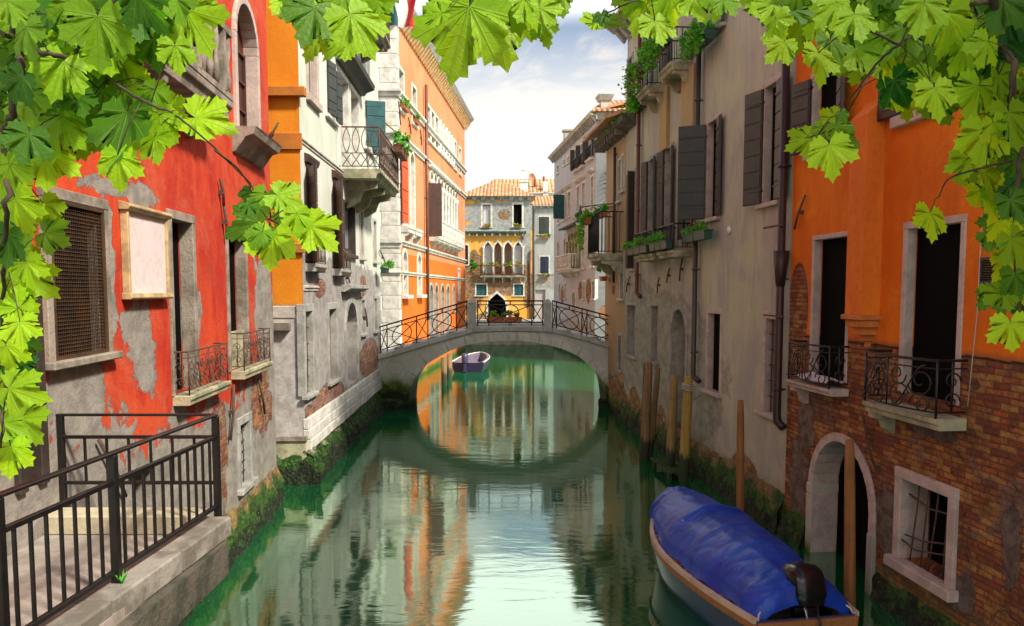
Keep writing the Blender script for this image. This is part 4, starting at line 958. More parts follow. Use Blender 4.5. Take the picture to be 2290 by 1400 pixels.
L2.part(MB().prism([(-.2, -.4, L2.P(1050, 470)[1]), (FL_.L, -.4, L2.P(1050, 470)[1]), (FL_.L, 4, L2.P(1050, 434)[1] + .3), (-.2, 4, L2.P(1050, 434)[1] + .3)], (0, 0, .08)), 'roof', tile_mat('roof_tiles_low', (.35, .1, .06), (.5, .2, .12), .3))

# ---------------------------------------------------------------- F  tall grey palace, far right
FF = Fac((4.79 - .115 * 14.0, 58.0), (4.79, 44.0)); FFs = Fac((4.79, 43.992), (8.2, 43.992))
G = Bld('grey_palace', 'tall grey palace with arched stone windows and small stone balcony beyond the bridge', FF)
Q = G.rect; g_ = G.P; HF = 14.0
for (x0, yt, x1, yb, sm_) in ((1318, 306, 1327, 350, 1), (1299.5, 325, 1307, 368, 1), (1287, 335, 1294.5, 376, 1), (1269.5, 352, 1273.5, 362, 0), (1260, 359, 1264, 368, 0), (1246, 372, 1250, 385, 0)):
    r = Q((x0, yt), (x1, yb)); w = G.win(r[0], r[1], r[2], r[3], d=.2, fw=.12, frame=STW, pane=GLS, sill=.1, shut=[(-1, 100, SHG, .3, 2), (1, 160, SHG, .4, 2)] if sm_ else None)
    if sm_: balcony(G, r[0] - .2, r[1] + .2, r[2] - .06, .25, slab=.1, rail_h=.7, style='bars', brackets=0, mat=SIR, smat=STW, r=.016, name='window_ledge')
for k, (x0, yt, x1, yb) in enumerate(((1322, 398, 1327.5, 458), (1302, 412, 1308, 466), (1290, 420, 1295.5, 472), (1270, 432, 1276, 482), (1257, 440, 1263, 490), (1247.5, 446, 1252, 498))):
    r = Q((x0, yt), (x1, yb)); w = G.win(r[0], r[1], r[2], r[3], d=.22, fw=.15, frame=STW, pane=GLS, sill=.12, hood=(.12, .25), shut=[(1, 100, SHT, .8, 2)] if k == 4 else None)
for (x0, yt, x1, yb) in ((1323, 511, 1329, 594), (1302.5, 520, 1308.5, 598), (1261.5, 534, 1265, 604), (1247, 542, 1251, 605)):
    r = Q((x0, yt), (x1, yb)); G.win(r[0], r[1], r[2], r[3], d=.22, arch=((r[1] - r[0]) / 2, False), fw=.14, fp=.05, frame=STW, pane=GLP if x0 > 1300 else SHK, sill=.12)
r = Q((1271, 524), (1297, 598)); n_ = 4; cw = (r[1] - r[0]) / n_
for k in range(n_):
    G.win(r[0] + k * cw + .1, r[0] + (k + 1) * cw - .1, r[2], r[3], d=.35, arch=((cw - .2) / 2, False), fw=.07, fp=.05, frame=STY, pane=GLP, sill=0)
for k in range(n_ + 1): G.part(MB().lathe((r[0] + k * cw, -.1, r[2]), [(.14, 0), (.1, .12), (.09, (r[3] - r[2]) * .7), (.16, (r[3] - r[2]) * .78)], 8), 'column', STY)
G.part(MB().profile([(0.01, r[3] + .35), (-.5, r[3] + .3), (-.55, r[3] + .4), (0.01, r[3] + .6)], r[0] - .9, r[1] + .3), 'canopy', SHK)
balcony(G, r[0] - 1.2, r[1] + .05, r[2] - .05, .7, slab=.2, rail_h=.95, style='stone', smat=STW, mat=STW, brackets=5, bh=.35)
for (x0, yt, x1, yb) in ((1303.5, 631, 1308.5, 668), (1324.5, 630, 1330, 668), (1250, 636, 1253, 666), (1263, 635, 1266, 667)):
    r2 = Q((x0, yt), (x1, yb)); G.win(r2[0], r2[1], r2[2], r2[3], d=.2, fw=.13, frame=STW, pane=GLS)
r2 = Q((1279, 651), (1287, 700)); G.win(r2[0], r2[1], r2[2], r2[3], d=.3, arch=(.5, True), fw=.15, frame=STW, pane=DARK, name='doorway', sill=0)
mF = wall_mat('grey_stucco', (0.38, 0.40, 0.44), (0.46, 0.47, 0.49), plaster=(.42, .4, .38), brick_f=pf(G, [(1316, 650, 6, 28), (1298, 650, 5, 20), (1258, 660, 4, 20)]), plaster_z=2.2, moss=.4, grime=.35, bamp=.4)
G.wall(0, FF.L, HF, 6, mF)
G.cornice(HF + .2, -.3, FF.L + .25, .45, STW, STG, step=.42, bh=.22, h=.12)
G.part(MB().prism([(-.3, -.4, HF + .21), (FF.L + .3, -.4, HF + .21), (FF.L + .3, 4.0, HF + 1.4), (-.3, 4.0, HF + 1.4)], (0, 0, .1)), 'roof', tile_mat('roof_tiles_grey', pitch=.3))
G.part(MB().box(FF.L - .6, FF.L - .1, .3, .8, HF + .2, HF + 1.0).hexa([(FF.L - .68, .22, HF + 1.0), (FF.L - .02, .22, HF + 1.0), (FF.L - .02, .88, HF + 1.0), (FF.L - .68, .88, HF + 1.0), (FF.L - .85, .1, HF + 1.3), (FF.L + .15, .1, HF + 1.3), (FF.L + .15, 1.0, HF + 1.3), (FF.L - .85, 1.0, HF + 1.3)]), 'chimney', ST)
a0 = g_(1255, 320)[0]; G.part(MB().box(a0 - .25, a0 + .25, .2, .7, HF + .2, HF + 1.5).box(a0 - .35, a0 + .35, .1, .8, HF + 1.5, HF + 1.62), 'chimney', STG)
G.on(FFs)
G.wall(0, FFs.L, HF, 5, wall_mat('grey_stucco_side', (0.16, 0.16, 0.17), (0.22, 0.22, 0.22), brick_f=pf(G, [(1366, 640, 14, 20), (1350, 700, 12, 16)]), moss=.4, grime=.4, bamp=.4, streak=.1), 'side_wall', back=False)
G.cornice(HF + .2, -.2, FFs.L, .35, STD, step=.9, bh=.16, h=.1)
G.part(MB().prism([(-.3, -.45, HF + .25), (FFs.L, -.45, HF + .25), (FFs.L, 3.0, HF + 1.6), (.8, 3.0, HF + 1.6)], (0, 0, .1)), 'roof', tile_mat('roof_tiles_side', (.5, .2, .08), (.66, .36, .18), .3))
fan = MB(); cf = FFs.pix(1378, 412)
for k in range(13):
    a = math.pi * (.55 + .9 * k / 12); fan.tube([(cf[0] + .42 * math.cos(a), -.05, cf[1] + .95 * math.sin(a)), (cf[0] + .75 * math.cos(a), -.25, cf[1] + 1.25 * math.sin(a))], .025, 4)
fan.tube([(cf[0] + .42 * math.cos(math.pi * (.55 + .9 * k / 12)), -.05, cf[1] + .95 * math.sin(math.pi * (.55 + .9 * k / 12))) for k in range(13)], .03, 5)
G.part(fan, 'spiked_guard', SIR)
# ---------------------------------------------------------------- right bank line
def RX(y): return 5.94 - 0.093 * y
# G tan house at the bridge
FG = Fac((RX(27.6), 27.6), (RX(24.62), 24.62))
TN = Bld('tan_house', 'narrow tan house with a deep eave between the bridge and the long grey house', FG)
Q = TN.rect; t_ = TN.P; HG = 9.3
for tl, br in (((1384.5, 360), (1388.5, 448)), ((1393, 350), (1396, 425)), ((1388, 577), (1395, 668))):
    r = Q(tl, br); TN.win(r[0], r[1], r[2], r[3], d=.2, fw=.08, frame=ST, pane=DARK, sill=.08)
r = Q((1384, 750), (1390, 828)); TN.win(*r, d=.2, fw=.1, frame=STG, pane=DARK)
TN.wall(0, FG.L - .01, HG, 5, wall_mat('tan_plaster', (0.42, 0.25, 0.13), (0.34, 0.24, 0.14), brickc=((.4, .14, .05), (.5, .22, .08)), brick_z=1.2, moss=.6, grime=.3, brick_f=pf(TN, [(1372, 640, 4, 20)])))
TN.part(MB().profile([(0.01, HG - .1), (-.42, HG + .05), (-.46, HG + .2), (0.01, HG + .3)], -.3, FG.L + 1.2), 'eave', simple('eave_boards', (.12, .10, .07), .9, (.06, .05, .04), 5, .01))
for k in range(9): TN.part(MB().box(-.2 + k * .4, -.08 + k * .4, -.40, 0, HG - .16, HG + .02), 'rafter', simple('grey_timber', (.2, .17, .14), .9))
TN.part(MB().prism([(-.3, -.8, HG + .22), (FG.L + .6, -.8, HG + .22), (FG.L + .6, 2.0, HG + 1.1), (-.3, 2.0, HG + 1.1)], (0, 0, .1)), 'roof', tile_mat('roof_tiles_tan'))
TN.pipe(1375, 330, 640, .05, PIPEG, .10)
# H long grey house
Y0, Y1 = 24.62, 12.97
FH = Fac((RX(Y0), Y0), (RX(Y1), Y1))
Hh = Bld('long_grey_house', 'long grey beige house with dark shutters, flower boxes and downpipes', FH)
Q = Hh.rect; h_ = Hh.P; HH = 12.1
GND = [((1403, 682), (1421, 798)), ((1456, 684), (1470, 812)), ((1584, 700), (1608, 880)), ((1713, 712), (1738, 930))]
Hh.win(*Q(*GND[0]), d=.2, fw=.09, fp=.012, frame=STG, niche=True); Hh.win(*Q(*GND[1]), d=.2, fw=.09, fp=.012, frame=STG, niche=True)
Hh.win(*Q(*GND[2]), d=.17, fw=.12, fp=.012, frame=STP, pane=DARK); Hh.win(*Q(*GND[3]), d=.27, fw=.14, fp=.012, frame=STP, pane=DARK, bars=(3, 5, .012, RUST))
r = Q((1502, 690), (1531, 1000)); Hh.win(r[0], r[1], .35, r[3], d=.42, arch=((r[1] - r[0]) / 2 * 1.15, False), fw=.12, fp=.03, frame=STG, niche=True, sill=0, name='doorway')
S0, S1 = 5.78, 7.87
def Hu(x, y=400): return h_(x, y)[0]
Hh.win(Hu(1413), Hu(1422), S0 - .9, S1 - .05, d=.3, fw=.1, frame=STG, pane=DARK, shut=[(-1, 168, SHK, None, 5), (1, 110, SHK, None, 5)])
Hh.win(Hu(1452), Hu(1466), S0 - .45, S1, d=.3, fw=.1, frame=STG, pane=DARK, shut=[(-1, 160, SHK, None, 6), (1, 165, SHK, None, 6)])
Hh.win(Hu(1489), Hu(1504), S0 - .45, S1, d=.3, fw=.1, frame=STG, pane=DARK, shut=[(-1, 160, SHK, None, 6), (1, 168, SHK, None, 6)])
Hh.win(Hu(1537), Hu(1552), S0 - .35, S1, d=.3, fw=.1, frame=STG, pane=DARK, shut=[(-1, 155, SHK, None, 6), (1, 168, SHK, None, 6)])
Hh.win(Hu(1583), Hu(1607), S0, S1, d=.15, fw=.1, frame=STP, pane=DARK, shut=[(-1, 118, SHG, .62, 7), (1, 170, SHK, None, 7)])
Hh.win(Hu(1709), Hu(1739), S0, S1, d=.16, fw=.12, frame=STP, pane=DARK, shut=[(-1, 163, SHK, .5, 7), (1, 172, SHK, .45, 7)])
for x0, x1 in ((1404, 1414), (1453, 1465), (1488, 1501)): Hh.win(Hu(x0, 200), Hu(x1, 200), 9.75, 11.4, d=.25, fw=.1, frame=STG, pane=GLS)
for x0, x1 in ((1552, 1569), (1604, 1619)): Hh.win(Hu(x0, 60), Hu(x1, 60), 9.75, 11.5, d=.25, fw=.1, frame=STG, pane=GLS, shut=[(1, 165, SHG, None, 5)])
Hh.win(Hu(1700, 10), Hu(1728, 10), 9.75, 11.5, d=.25, fw=.1, frame=STG, pane=GLS)
mH = wall_mat('grey_beige_plaster', (0.44, 0.41, 0.28), (0.33, 0.295, 0.27), plaster=(0.36, 0.35, 0.29), brickc=((0.40, 0.15, 0.05), (0.52, 0.25, 0.08)), mortar=(.34, .27, .18),
    plaster_f=[(FH.L * .35, 2.2, 4.5, 1.9), (FH.L * .1, 3, 3, 1.5)], brick_f=pf(Hh, [(1660, 1085, 42, 70), (1560, 1095, 18, 30), (1385, 900, 22, 44), (1418, 910, 14, 44), (1478, 945, 10, 40)]), moss=.62, streak=.5, grime=.45, bamp=.28, amp=.35, rough_b=.012)
Hh.wall(0, FH.L - .002, HH, 5.5, mH)
# buttress-like vertical strips (flues) in darker stucco
fm = simple('ochre_stucco', (0.40, 0.26, 0.10), .88, (0.34, 0.24, 0.12), 1.5, .006, stretch=(3, 1, .4))
for x0, x1, y0, y1 in ((1484, 1499, 200, 340), (1533, 1560, 165, 300)):
    a = Hu(x0, y0); c = Hu(x1, y0); zt = h_(x0, y0)[1]; zb2 = h_(x0, y1)[1]
    Hh.part(MB().box(a, c, -.10, .01, zb2, zt), 'flue', fm, bevel=.01)
Hh.cornice(HH + .35, -.3, FH.L - .01, .5, STG, STG, step=.48, bh=.2, h=.12)
Hh.part(MB().prism([(-.3, -.6, HH + .36), (FH.L - .01, -.6, HH + .36), (FH.L - .01, 4, HH + 1.6), (-.3, 4, HH + 1.6)], (0, 0, .1)), 'roof', tile_mat('roof_tiles_long'))
Hh.pipe(1431, 40, 660, .06, PIPEB, .11, foot=1); Hh.pipe(1563, 100, 850, .06, PIPEG, .12, foot=1)
zh = h_(1762, 660)[1]; Hh.pipe(1763, -60, 958, .068, PIPED, .14, foot=-0.6 * -1, head=h_(1762, 640)[1])
for p0, p1 in (((1412, 618), (1404, 652)), ((1502, 600), (1495, 632)), ((1531, 575), (1524, 628)), ((1478, 620), (1474, 655))): Hh.tie(p0, p1, r=.02)
for y in (507, 706): 
    z = h_(1750, y)[1]; u = h_(1750, y)[0]; Hh.part(MB().box(u - .35, u + .42, -.2, -.17, z - .015, z + .015), 'pipe_strap', RUST)
Hh.footing(-.5, FH.L, -.6, .75, .25, MOSS2, seed=11)
Hh.part(MB().lathe((0, 0, 0), [(.001, 0), (.09, 0), (.09, .03), (.001, .03)], 14), 'vent_cap', WHP).matrix_basis = Matrix.Translation((h_(1632, 515)[0], -.0, h_(1632, 515)[1])) @ Matrix.Rotation(R(90), 4, 'X')
# ledges carrying the lower boxes
bz1 = S0 - .62
for x0, x1 in ((1449, 1500), (1503, 1549)):
    a = Hu(x0, 540); c = Hu(x1, 530)
    balcony(Hh, a + .3, c, bz1, .5, slab=.16, rail_h=.62, style='bars', brackets=0, mat=SIR, smat=STY, r=.012)
gL = 'flower boxes on the long grey house'
lw = [('low dark green box with orange flowers, leftmost of the lower row', 1449, 1497, 'orange', 3), ('dark green box with tall green shoots, in the middle of the lower row', 1503, 1546, None, 3), ('dark green double box with pink flowers under the big green shutter', 1557, 1610, 'pink', 2)]
for k, (lb, x0, x1, fl, nbx_) in enumerate(lw):
    a = Hu(x0, 530); c = Hu(x1, 520); z = bz1 + .04 if k < 2 else S0 - .48
    planter('flower_box', lb, FH, a + .02, c, z, .52 if k < 2 else .25, h=.2, w=.2, box=GBOX, n=300, size=.035, up=.16, flowers=fl, nf=8, seed=50 + k, nbox=nbx_, group=gL)
bz3 = 9.55
ub = [(1466, 1492, 195), (1519, 1550, 130)]
for k, (x0, x1, y) in enumerate(ub):
    a = Hu(x0, y); c = Hu(x1, y - 20)
    balcony(Hh, a, c, bz3, .55, slab=.18, rail_h=.8, style='bars', brackets=2, mat=SIR, smat=STY, r=.012, bh=.3)
up = [('leafy box at the far end of the top floor, above the tan house', 1394, 1413, .1, 420, .3, .25, 0), ('trailing green box below and beyond the first top floor balcony', 1430, 1450, .15, 420, .35, .25, 0),
      ('box with brown dry trailing stems on the far top floor balcony', 1460, 1489, .55, 520, .7, .4, 240), ('large mass of bushy green plants on the near top floor balcony', 1512, 1550, .6, 1200, .65, .6, 220), ('leafy dark green box under the nearest top floor window', 1576, 1618, .28, 700, .45, .35, 60)]
for k, (lb, x0, x1, off, n_, tr_, up_, dry) in enumerate(up):
    a = Hu(x0, 200); c = Hu(x1, 150); z = bz3 - .1 if k in (0, 1, 4) else bz3 + .45
    planter('flower_box', lb, FH, a, c, z, off, h=.22, w=.26, box=GBOX, n=n_, size=.05, up=up_ * .5, trail=tr_, out=.18, dry=dry, seed=60 + k, group=gL)

# corner balcony of the tan house with ivy, lamp, pink flowers
ub0 = t_(1381, 570)[0]; 
zb = t_(1380, 553)[1] - .25
bl = balcony(TN, .9, 3.0 - .3, zb, .85, slab=.22, rail_h=1.35, style='bars', brackets=2, bh=.45, mat=SIR, smat=STY, r=.014)
planter('ivy_planter', 'bright yellow green ivy spilling from the corner of the tan house balcony', FG, .75, 1.6, zb + 1.05, .95, h=.2, w=.24, n=900, size=.05, up=.25, trail=1.0, out=.16, leaf=LF2, seed=70, cat='plant')
planter('balcony_plant', 'low green shrubs along the top of the tan house balcony', FG, 1.7, 2.7, zb + 1.2, .6, h=.12, w=.2, n=300, size=.05, up=.2, seed=71, cat='plant')
planter('hanging_geraniums', 'pink flowers hanging on the tan house wall below its balcony', FG, .45, .95, t_(1372, 628)[1], .22, h=.16, w=.2, n=260, size=.045, up=.75, flowers='pink', nf=42, seed=72, cat='plant', out=.12)
# wall lamp
lp = at_y(1298, 470, 26.4)
lm = thing('street_lamp', 'dark teal bracket lamp hanging out over the bridge end from the tan house', 'street lamp', Matrix.Translation((FG.w(1.2, 0, 0).x, 26.4, lp.z)))
teal = simple('lamp_teal', (.02, .085, .095), .5, (.015, .06, .07)); wx = FG.w(1.2, 0, 0).x; dx = lp.x - wx
arm = MB().tube([(0, 0, .22), (dx * .5, 0, .17), (dx, 0, .10)], .022, 6)
for k in range(9): 
    s_ = scroll((dx * (.05 + .05 * k), .08), .06, 1.2, 0, 1, 10); arm.tube([(q[0], 0, q[1]) for q in s_], .009, 4)
arm.tube([(0, 0, -.02), (dx * .5, 0, .14)], .012, 5); arm.build('arm', teal, lm)
MB().lathe((dx, 0, -.42), [(.19, 0), (.20, .03), (.11, .14), (.07, .24), (.09, .28), (.05, .42), (.03, .50), (.045, .53), (.001, .60)], 12).build('lamp_shade', teal, lm)
MB().lathe((dx, 0, -.56), [(.03, 0), (.13, .04), (.17, .14)], 12).build('lamp_glass', simple('milk_glass', (.75, .78, .78), .25), lm)

# ---------------------------------------------------------------- I near right orange house
FI = Fac((RX(Y1), Y1), (RX(-9.0), -9.0))
Ih = Bld('orange_house', 'orange plastered house over exposed brick with curled iron balconies and water door', FI)
Q = Ih.rect; i_ = Ih.P; HI = 11.3
r = Q((1823, 537), (1888, 855)); Ih.win(*r, d=.16, fw=.07, fp=.015, frame=STP, pane=DARK, sill=0)
bz = i_(1845, 855)[1] - .02
balcony(Ih, r[0] - .22, r[1] + .13, bz, .32, slab=.11, rail_h=.62, style='scroll', smat=STP, mat=SIR, brackets=1, nb=2, bowed=.10, r=.011)
cl0 = r
r = Q((2031, 512), (2134, 905)); Ih.win(*r, d=.16, fw=.085, fp=.015, frame=STP, pane=DARK, sill=0)
bz2 = i_(2060, 912)[1]
balcony(Ih, r[0] - .28, r[1] + .22, bz2, .38, slab=.14, rail_h=.66, style='scroll', smat=STY, mat=SIR, brackets=1, nb=2, bowed=.16, r=.012)
lb_ = MB(); nd = 10; am = mcount = None
# lace-like upper screens are left plain; upper shuttered window
r = Q((1821, 175), (1878, 318)); Ih.win(*r, d=.16, fw=.09, fp=.015, frame=STP, pane=DARK, shut=[(-1, 165, SHK, None, 5), (1, 160, SHK, None, 5)], sill=.12)
r = Q((2028, 60), (2110, 226)); Ih.win(*r, d=.34, fw=.09, fp=.015, frame=STP, pane=DARK, shut=[(-1, 170, SHK, None, 5), (1, 165, SHK, None, 5)], sill=.14)
# water door: wide arch with stone jambs
au0 = i_(1812, 1130)[0]; au1 = i_(1948, 1200)[0]; zs_ = 1.1; rise = .86
Ih.win(au0 + .1, au1 - .02, -.9, zs_ + rise, d=.44, arch=(rise, False), fw=.13, fp=.04, frame=STP, pane=DARK, sill=0, name='water_door')
# lower window with rusted bars
r = Q((2022, 1068), (2120, 1305)); zlo = i_(2060, 1275)[1]; zhi = i_(2070, 1088)[1]
w = Ih.win(r[0], r[1], zlo, zhi, d=.4, fw=.13, fp=.05, frame=STP, pane=DARK, sill=.13, sp=.13)
bb = MB(); U = lambda t: r[0] + (r[1] - r[0]) * t; Z = lambda t: zlo + (zhi - zlo) * t
for k, (a, c) in enumerate(((.22, .10), (.42, .34), (.62, .50), (.84, .80))):
    bb.tube([(U(c), .06, Z(0)), (U((a + c) / 2 + .03), .04, Z(.35)), (U(a), .06, Z(.66)), (U(a + .02), .07, Z(.98))], .011, 5)
bb.tube([(U(0), .08, Z(.80)), (U(.5), .05, Z(.74)), (U(1), .07, Z(.78))], .012, 5); bb.tube([(U(.08), .0, Z(.32)), (U(.5), -.03, Z(.36)), (U(1), .05, Z(.46))], .012, 5); bb.tube([(U(-.02), .0, Z(.24)), (U(.4), -.05, Z(.22)), (U(1), .05, Z(.33))], .011, 5)
Ih.part(bb, 'bars', RUST, w)
# flue with stepped console
zt = 15.0; zb3 = i_(1940, 703)[1]; a = i_(1932, 600)[0]; c = a + .42
OR = simple('orange_flue', (0.70, 0.165, 0.003), .88, (0.60, 0.125, 0.004), 1.2, .008, stretch=(2, 2, .5))
fl = MB().box(a, c, -.26, .01, zb3, i_(1965, 262)[1]).prism([(a, -.26, i_(1965, 262)[1]), (c, -.26, i_(1965, 262)[1]), (c, .01, i_(1965, 262)[1] + .22), (a, .01, i_(1965, 262)[1] + .22)], (0, .004, .0))
fl.hexa([(a, -.26, i_(1965, 262)[1]), (c, -.26, i_(1965, 262)[1]), (c, .01, i_(1965, 262)[1]), (a, .01, i_(1965, 262)[1]), (a, -.01, i_(1965, 262)[1] + .25), (c, -.01, i_(1965, 262)[1] + .25), (c, .01, i_(1965, 262)[1] + .25), (a, .01, i_(1965, 262)[1] + .25)])
f_ = Ih.part(fl, 'flue', OR, bevel=.012)
cn = MB(); m_ = (a + c) / 2
for k, (hw_, dz0, dz1, oo) in enumerate(((.25, -.07, 0, .30), (.21, -.17, -.07, .25), (.14, -.28, -.17, .18), (.07, -.37, -.28, .11), (.04, -.46, -.37, .06))): cn.box(m_ - hw_, m_ + hw_, -oo, .01, zb3 + dz0, zb3 + dz1 - .001)
Ih.part(cn, 'console', simple('orange_console', (.55, .17, .03), .9, (.42, .13, .03), 6, .01), f_, .008)
v = Q((2200, 576), (2232, 635)); gv = MB()
for (p, q, s_, t_2) in ((v[0], v[1], v[3] - .03, v[3]), (v[0], v[1], v[2], v[2] + .03), (v[0], v[0] + .025, v[2] + .03, v[3] - .03), (v[1] - .025, v[1], v[2] + .03, v[3] - .03)): gv.box(p, q, -.045, .01, s_, t_2)
for k in range(9): z = v[2] + .04 + (v[3] - v[2] - .08) * k / 8; gv.hexa([(v[0] + .02, -.04, z - .012), (v[1] - .02, -.04, z - .012), (v[1] - .02, -.01, z + .005), (v[0] + .02, -.01, z + .005), (v[0] + .02, -.04, z - .006), (v[1] - .02, -.04, z - .006), (v[1] - .02, -.01, z + .011), (v[0] + .02, -.01, z + .011)])
Ih.part(gv, 'vent_grille', SHK)
for p0, p1 in (((1808, 436), (1783, 512)), ((1938, 932), (1962, 1040)), ((1962, 1035), (1974, 1060))): Ih.tie(p0, p1, r=.018)
zbk = i_(1950, 768)[1]
mI = wall_mat('orange_paint', (0.70, 0.165, 0.003), (0.58, 0.115, 0.005), plaster=(0.17, 0.13, 0.105), fade=((.78, .26, .02), .55), brickc=((0.44, 0.10, 0.03), (0.54, 0.25, 0.06)), mortar=(0.12, 0.08, 0.05),
    plaster_f=pf(Ih, [(1780, 1060, 18, 60), (1985, 1180, 30, 70), (2160, 1290, 60, 90), (1800, 950, 16, 60)]), plaster_z=None, brick_z=zbk - .0, brick_f=pf(Ih, [(1785, 690, 22, 100)]), over=pf(Ih, [(1785, 1080, 22, 120), (1985, 1180, 34, 90), (2150, 1330, 30, 50), (1800, 950, 20, 70), (2262, 1230, 24, 90), (2080, 960, 60, 25)]), moss=.35, amp=.10, bamp=.06, grime=.30, streak=.45, rough_b=.03)
def brickwall(mat):
    """smears of old plaster over the brick"""
    b = NB.__new__(NB); b.t = mat.node_tree
    return mat
Ih.wall(0.0, FI.L, HI, 6, mI)
Ih.footing(0, i_(1806, 1200)[0] - .03, -.6, .55, .2, MOSS2, seed=15); Ih.footing(au1 + .15, FI.L, -.6, .4, .2, MOSS2, seed=16)
jp = MB().box(au0 - .06, au0 + .103, -.05, .42, -.6, .95).box(au0 - .06, au0 + .106, -.055, .425, .955, 1.12)
Ih.part(jp, 'stone_jamb', wall_mat('jamb_stone', (.46, .42, .34), (.38, .34, .28), moss=.15, grime=.3), bevel=.015)
Ih.part(MB().box(au1 - .024, au1 + .13, -.06, .3, -.6, .85), 'stone_jamb', wall_mat('jamb_stone_b', (.40, .36, .32), (.32, .29, .26), moss=.1, grime=.3), bevel=.015)
Ih.part(MB().tube([(i_(2212, 300)[0], -.04, i_(2212, 480)[1]), (i_(2213, 300)[0], -.05, i_(2213, 700)[1]), (i_(2205, 300)[0] - .03, -.05, i_(2205, 915)[1])], .006, 5), 'cable', ST)
# rug on the first balcony
rg_ = random.Random(5); vs = []; fs = []; n1, n2 = 26, 10; u0, u1 = cl0[0] + .0, cl0[1] + .02
for i in range(n1 + 1):
    for j in range(n2 + 1):
        u = u0 + (u1 - u0) * i / n1; y = -.30 + .36 * j / n2
        z = bz + .07 + .05 * mnoise.fractal(Vector((u * 6, y * 7, 3)), 1, 2, 3) + .05 * math.sin(j / n2 * 3.1)
        vs.append(FI.w(u, -y, z) - FI.w((u0 + u1) / 2, 0, bz))
for i in range(n1):
    for j in range(n2): k = i * (n2 + 1) + j; fs.append((k, k + n2 + 1, k + n2 + 2, k + 1))
m, b = newmat('patterned_cloth'); o = b.ob(); vo = b.n('ShaderNodeTexVoronoi', {}, {'Vector': o, 'Scale': 14.0}).outputs
b.out(b.pb(b.mix(b.sm(vo[0], .2, .3), b.mix(b.sm(b.noise(o, 7, 2), .45, .5), (.75, .62, .02), (.55, .12, .3)), (.62, .58, .62)), .85))
oc = MB().add(vs, fs, True).build('draped_cloth', m, None, Matrix.Translation(FI.w((u0 + u1) / 2, 0, bz)))
tag(oc, 'yellow and pink patterned cloth lying on the first curled iron balcony', 'cloth')

# ---------------------------------------------------------------- bridge
YB = 27.0; DB = 2.3
br = thing('stone_bridge', 'grey stone arch bridge with iron railings crossing the canal', 'bridge', Matrix.Translation((-.6, YB, 0)))
def bp(x, y): p = at_y(x, y, YB); return p.x + .6, p.z
intr = [bp(*p) for p in ((914, 905), (917, 872), (930, 841), (954, 814), (1004, 785), (1042, 771), (1091, 763), (1154, 761.5), (1203, 766), (1253, 778), (1290, 794), (1315, 814), (1340, 839), (1352, 862), (1358, 905))]
topc = [bp(*p) for p in ((846, 802), (880, 794), (960, 769), (1044, 746), (1060, 741), (1140, 739), (1215, 740), (1236, 742), (1300, 758), (1380, 782))]
def smooth(P, n):  # resample by x with Catmull-like smoothing
    out = []
    for i in range(len(P) - 1):
        p0 = P[max(i - 1, 0)]; p1 = P[i]; p2 = P[i + 1]; p3 = P[min(i + 2, len(P) - 1)]
        for k in range(n):
            t = k / n; q = []
            for a in (0, 1): q.append(.5 * (2 * p1[a] + (p2[a] - p0[a]) * t + (2 * p0[a] - 5 * p1[a] + 4 * p2[a] - p3[a]) * t * t + (3 * p1[a] - p0[a] - 3 * p2[a] + p3[a]) * t ** 3))
            out.append(tuple(q))
    return out + [P[-1]]
IN = smooth(intr, 4)
def interp(P, x):
    for i in range(len(P) - 1):
        if P[i][0] <= x <= P[i + 1][0]:
            t = (x - P[i][0]) / (P[i + 1][0] - P[i][0]); return P[i][1] + t * (P[i + 1][1] - P[i][1])
    return P[0][1] if x < P[0][0] else P[-1][1]
xl = -5.6 + .6; xr = 3.9 + .6
body = MB(); za = -.8
ext = [(xl, topc[0][1] - .05)] + topc + [(xr, topc[-1][1] - .02)]
xs = [xl] + [p[0] for p in IN] + [xr]
cols_ = [(xl, za), (IN[0][0], za)] + IN + [(IN[-1][0], za), (xr, za)]
n = len(cols_)
for i in range(n - 1):
    (x0, z0), (x1, z1) = cols_[i], cols_[i + 1]
    if abs(x1 - x0) < 1e-6: 
        body.add([(x0, 0, z0), (x0, 0, z1), (x0, DB, z1), (x0, DB, z0)], [(0, 1, 2, 3)]); continue
    t0, t1 = interp(ext, x0), interp(ext, x1)
    body.add([(x0, 0, z0), (x1, 0, z1), (x1, 0, t1), (x0, 0, t0)], [(0, 1, 2, 3)])
    body.add([(x0, DB, z0), (x1, DB, z1), (x1, DB, t1), (x0, DB, t0)], [(3, 2, 1, 0)])
    body.add([(x0, 0, z0), (x1, 0, z1), (x1, DB, z1), (x0, DB, z0)], [(3, 2, 1, 0)])
    body.add([(x0, 0, t0), (x1, 0, t1), (x1, DB, t1), (x0, DB, t0)], [(0, 1, 2, 3)])
mBr = wall_mat('bridge_render', (0.52, 0.51, 0.46), (0.40, 0.40, 0.34), moss=1.05, grime=.45, streak=.5, rough_b=.03)
body.build('arch_body', mBr, br)
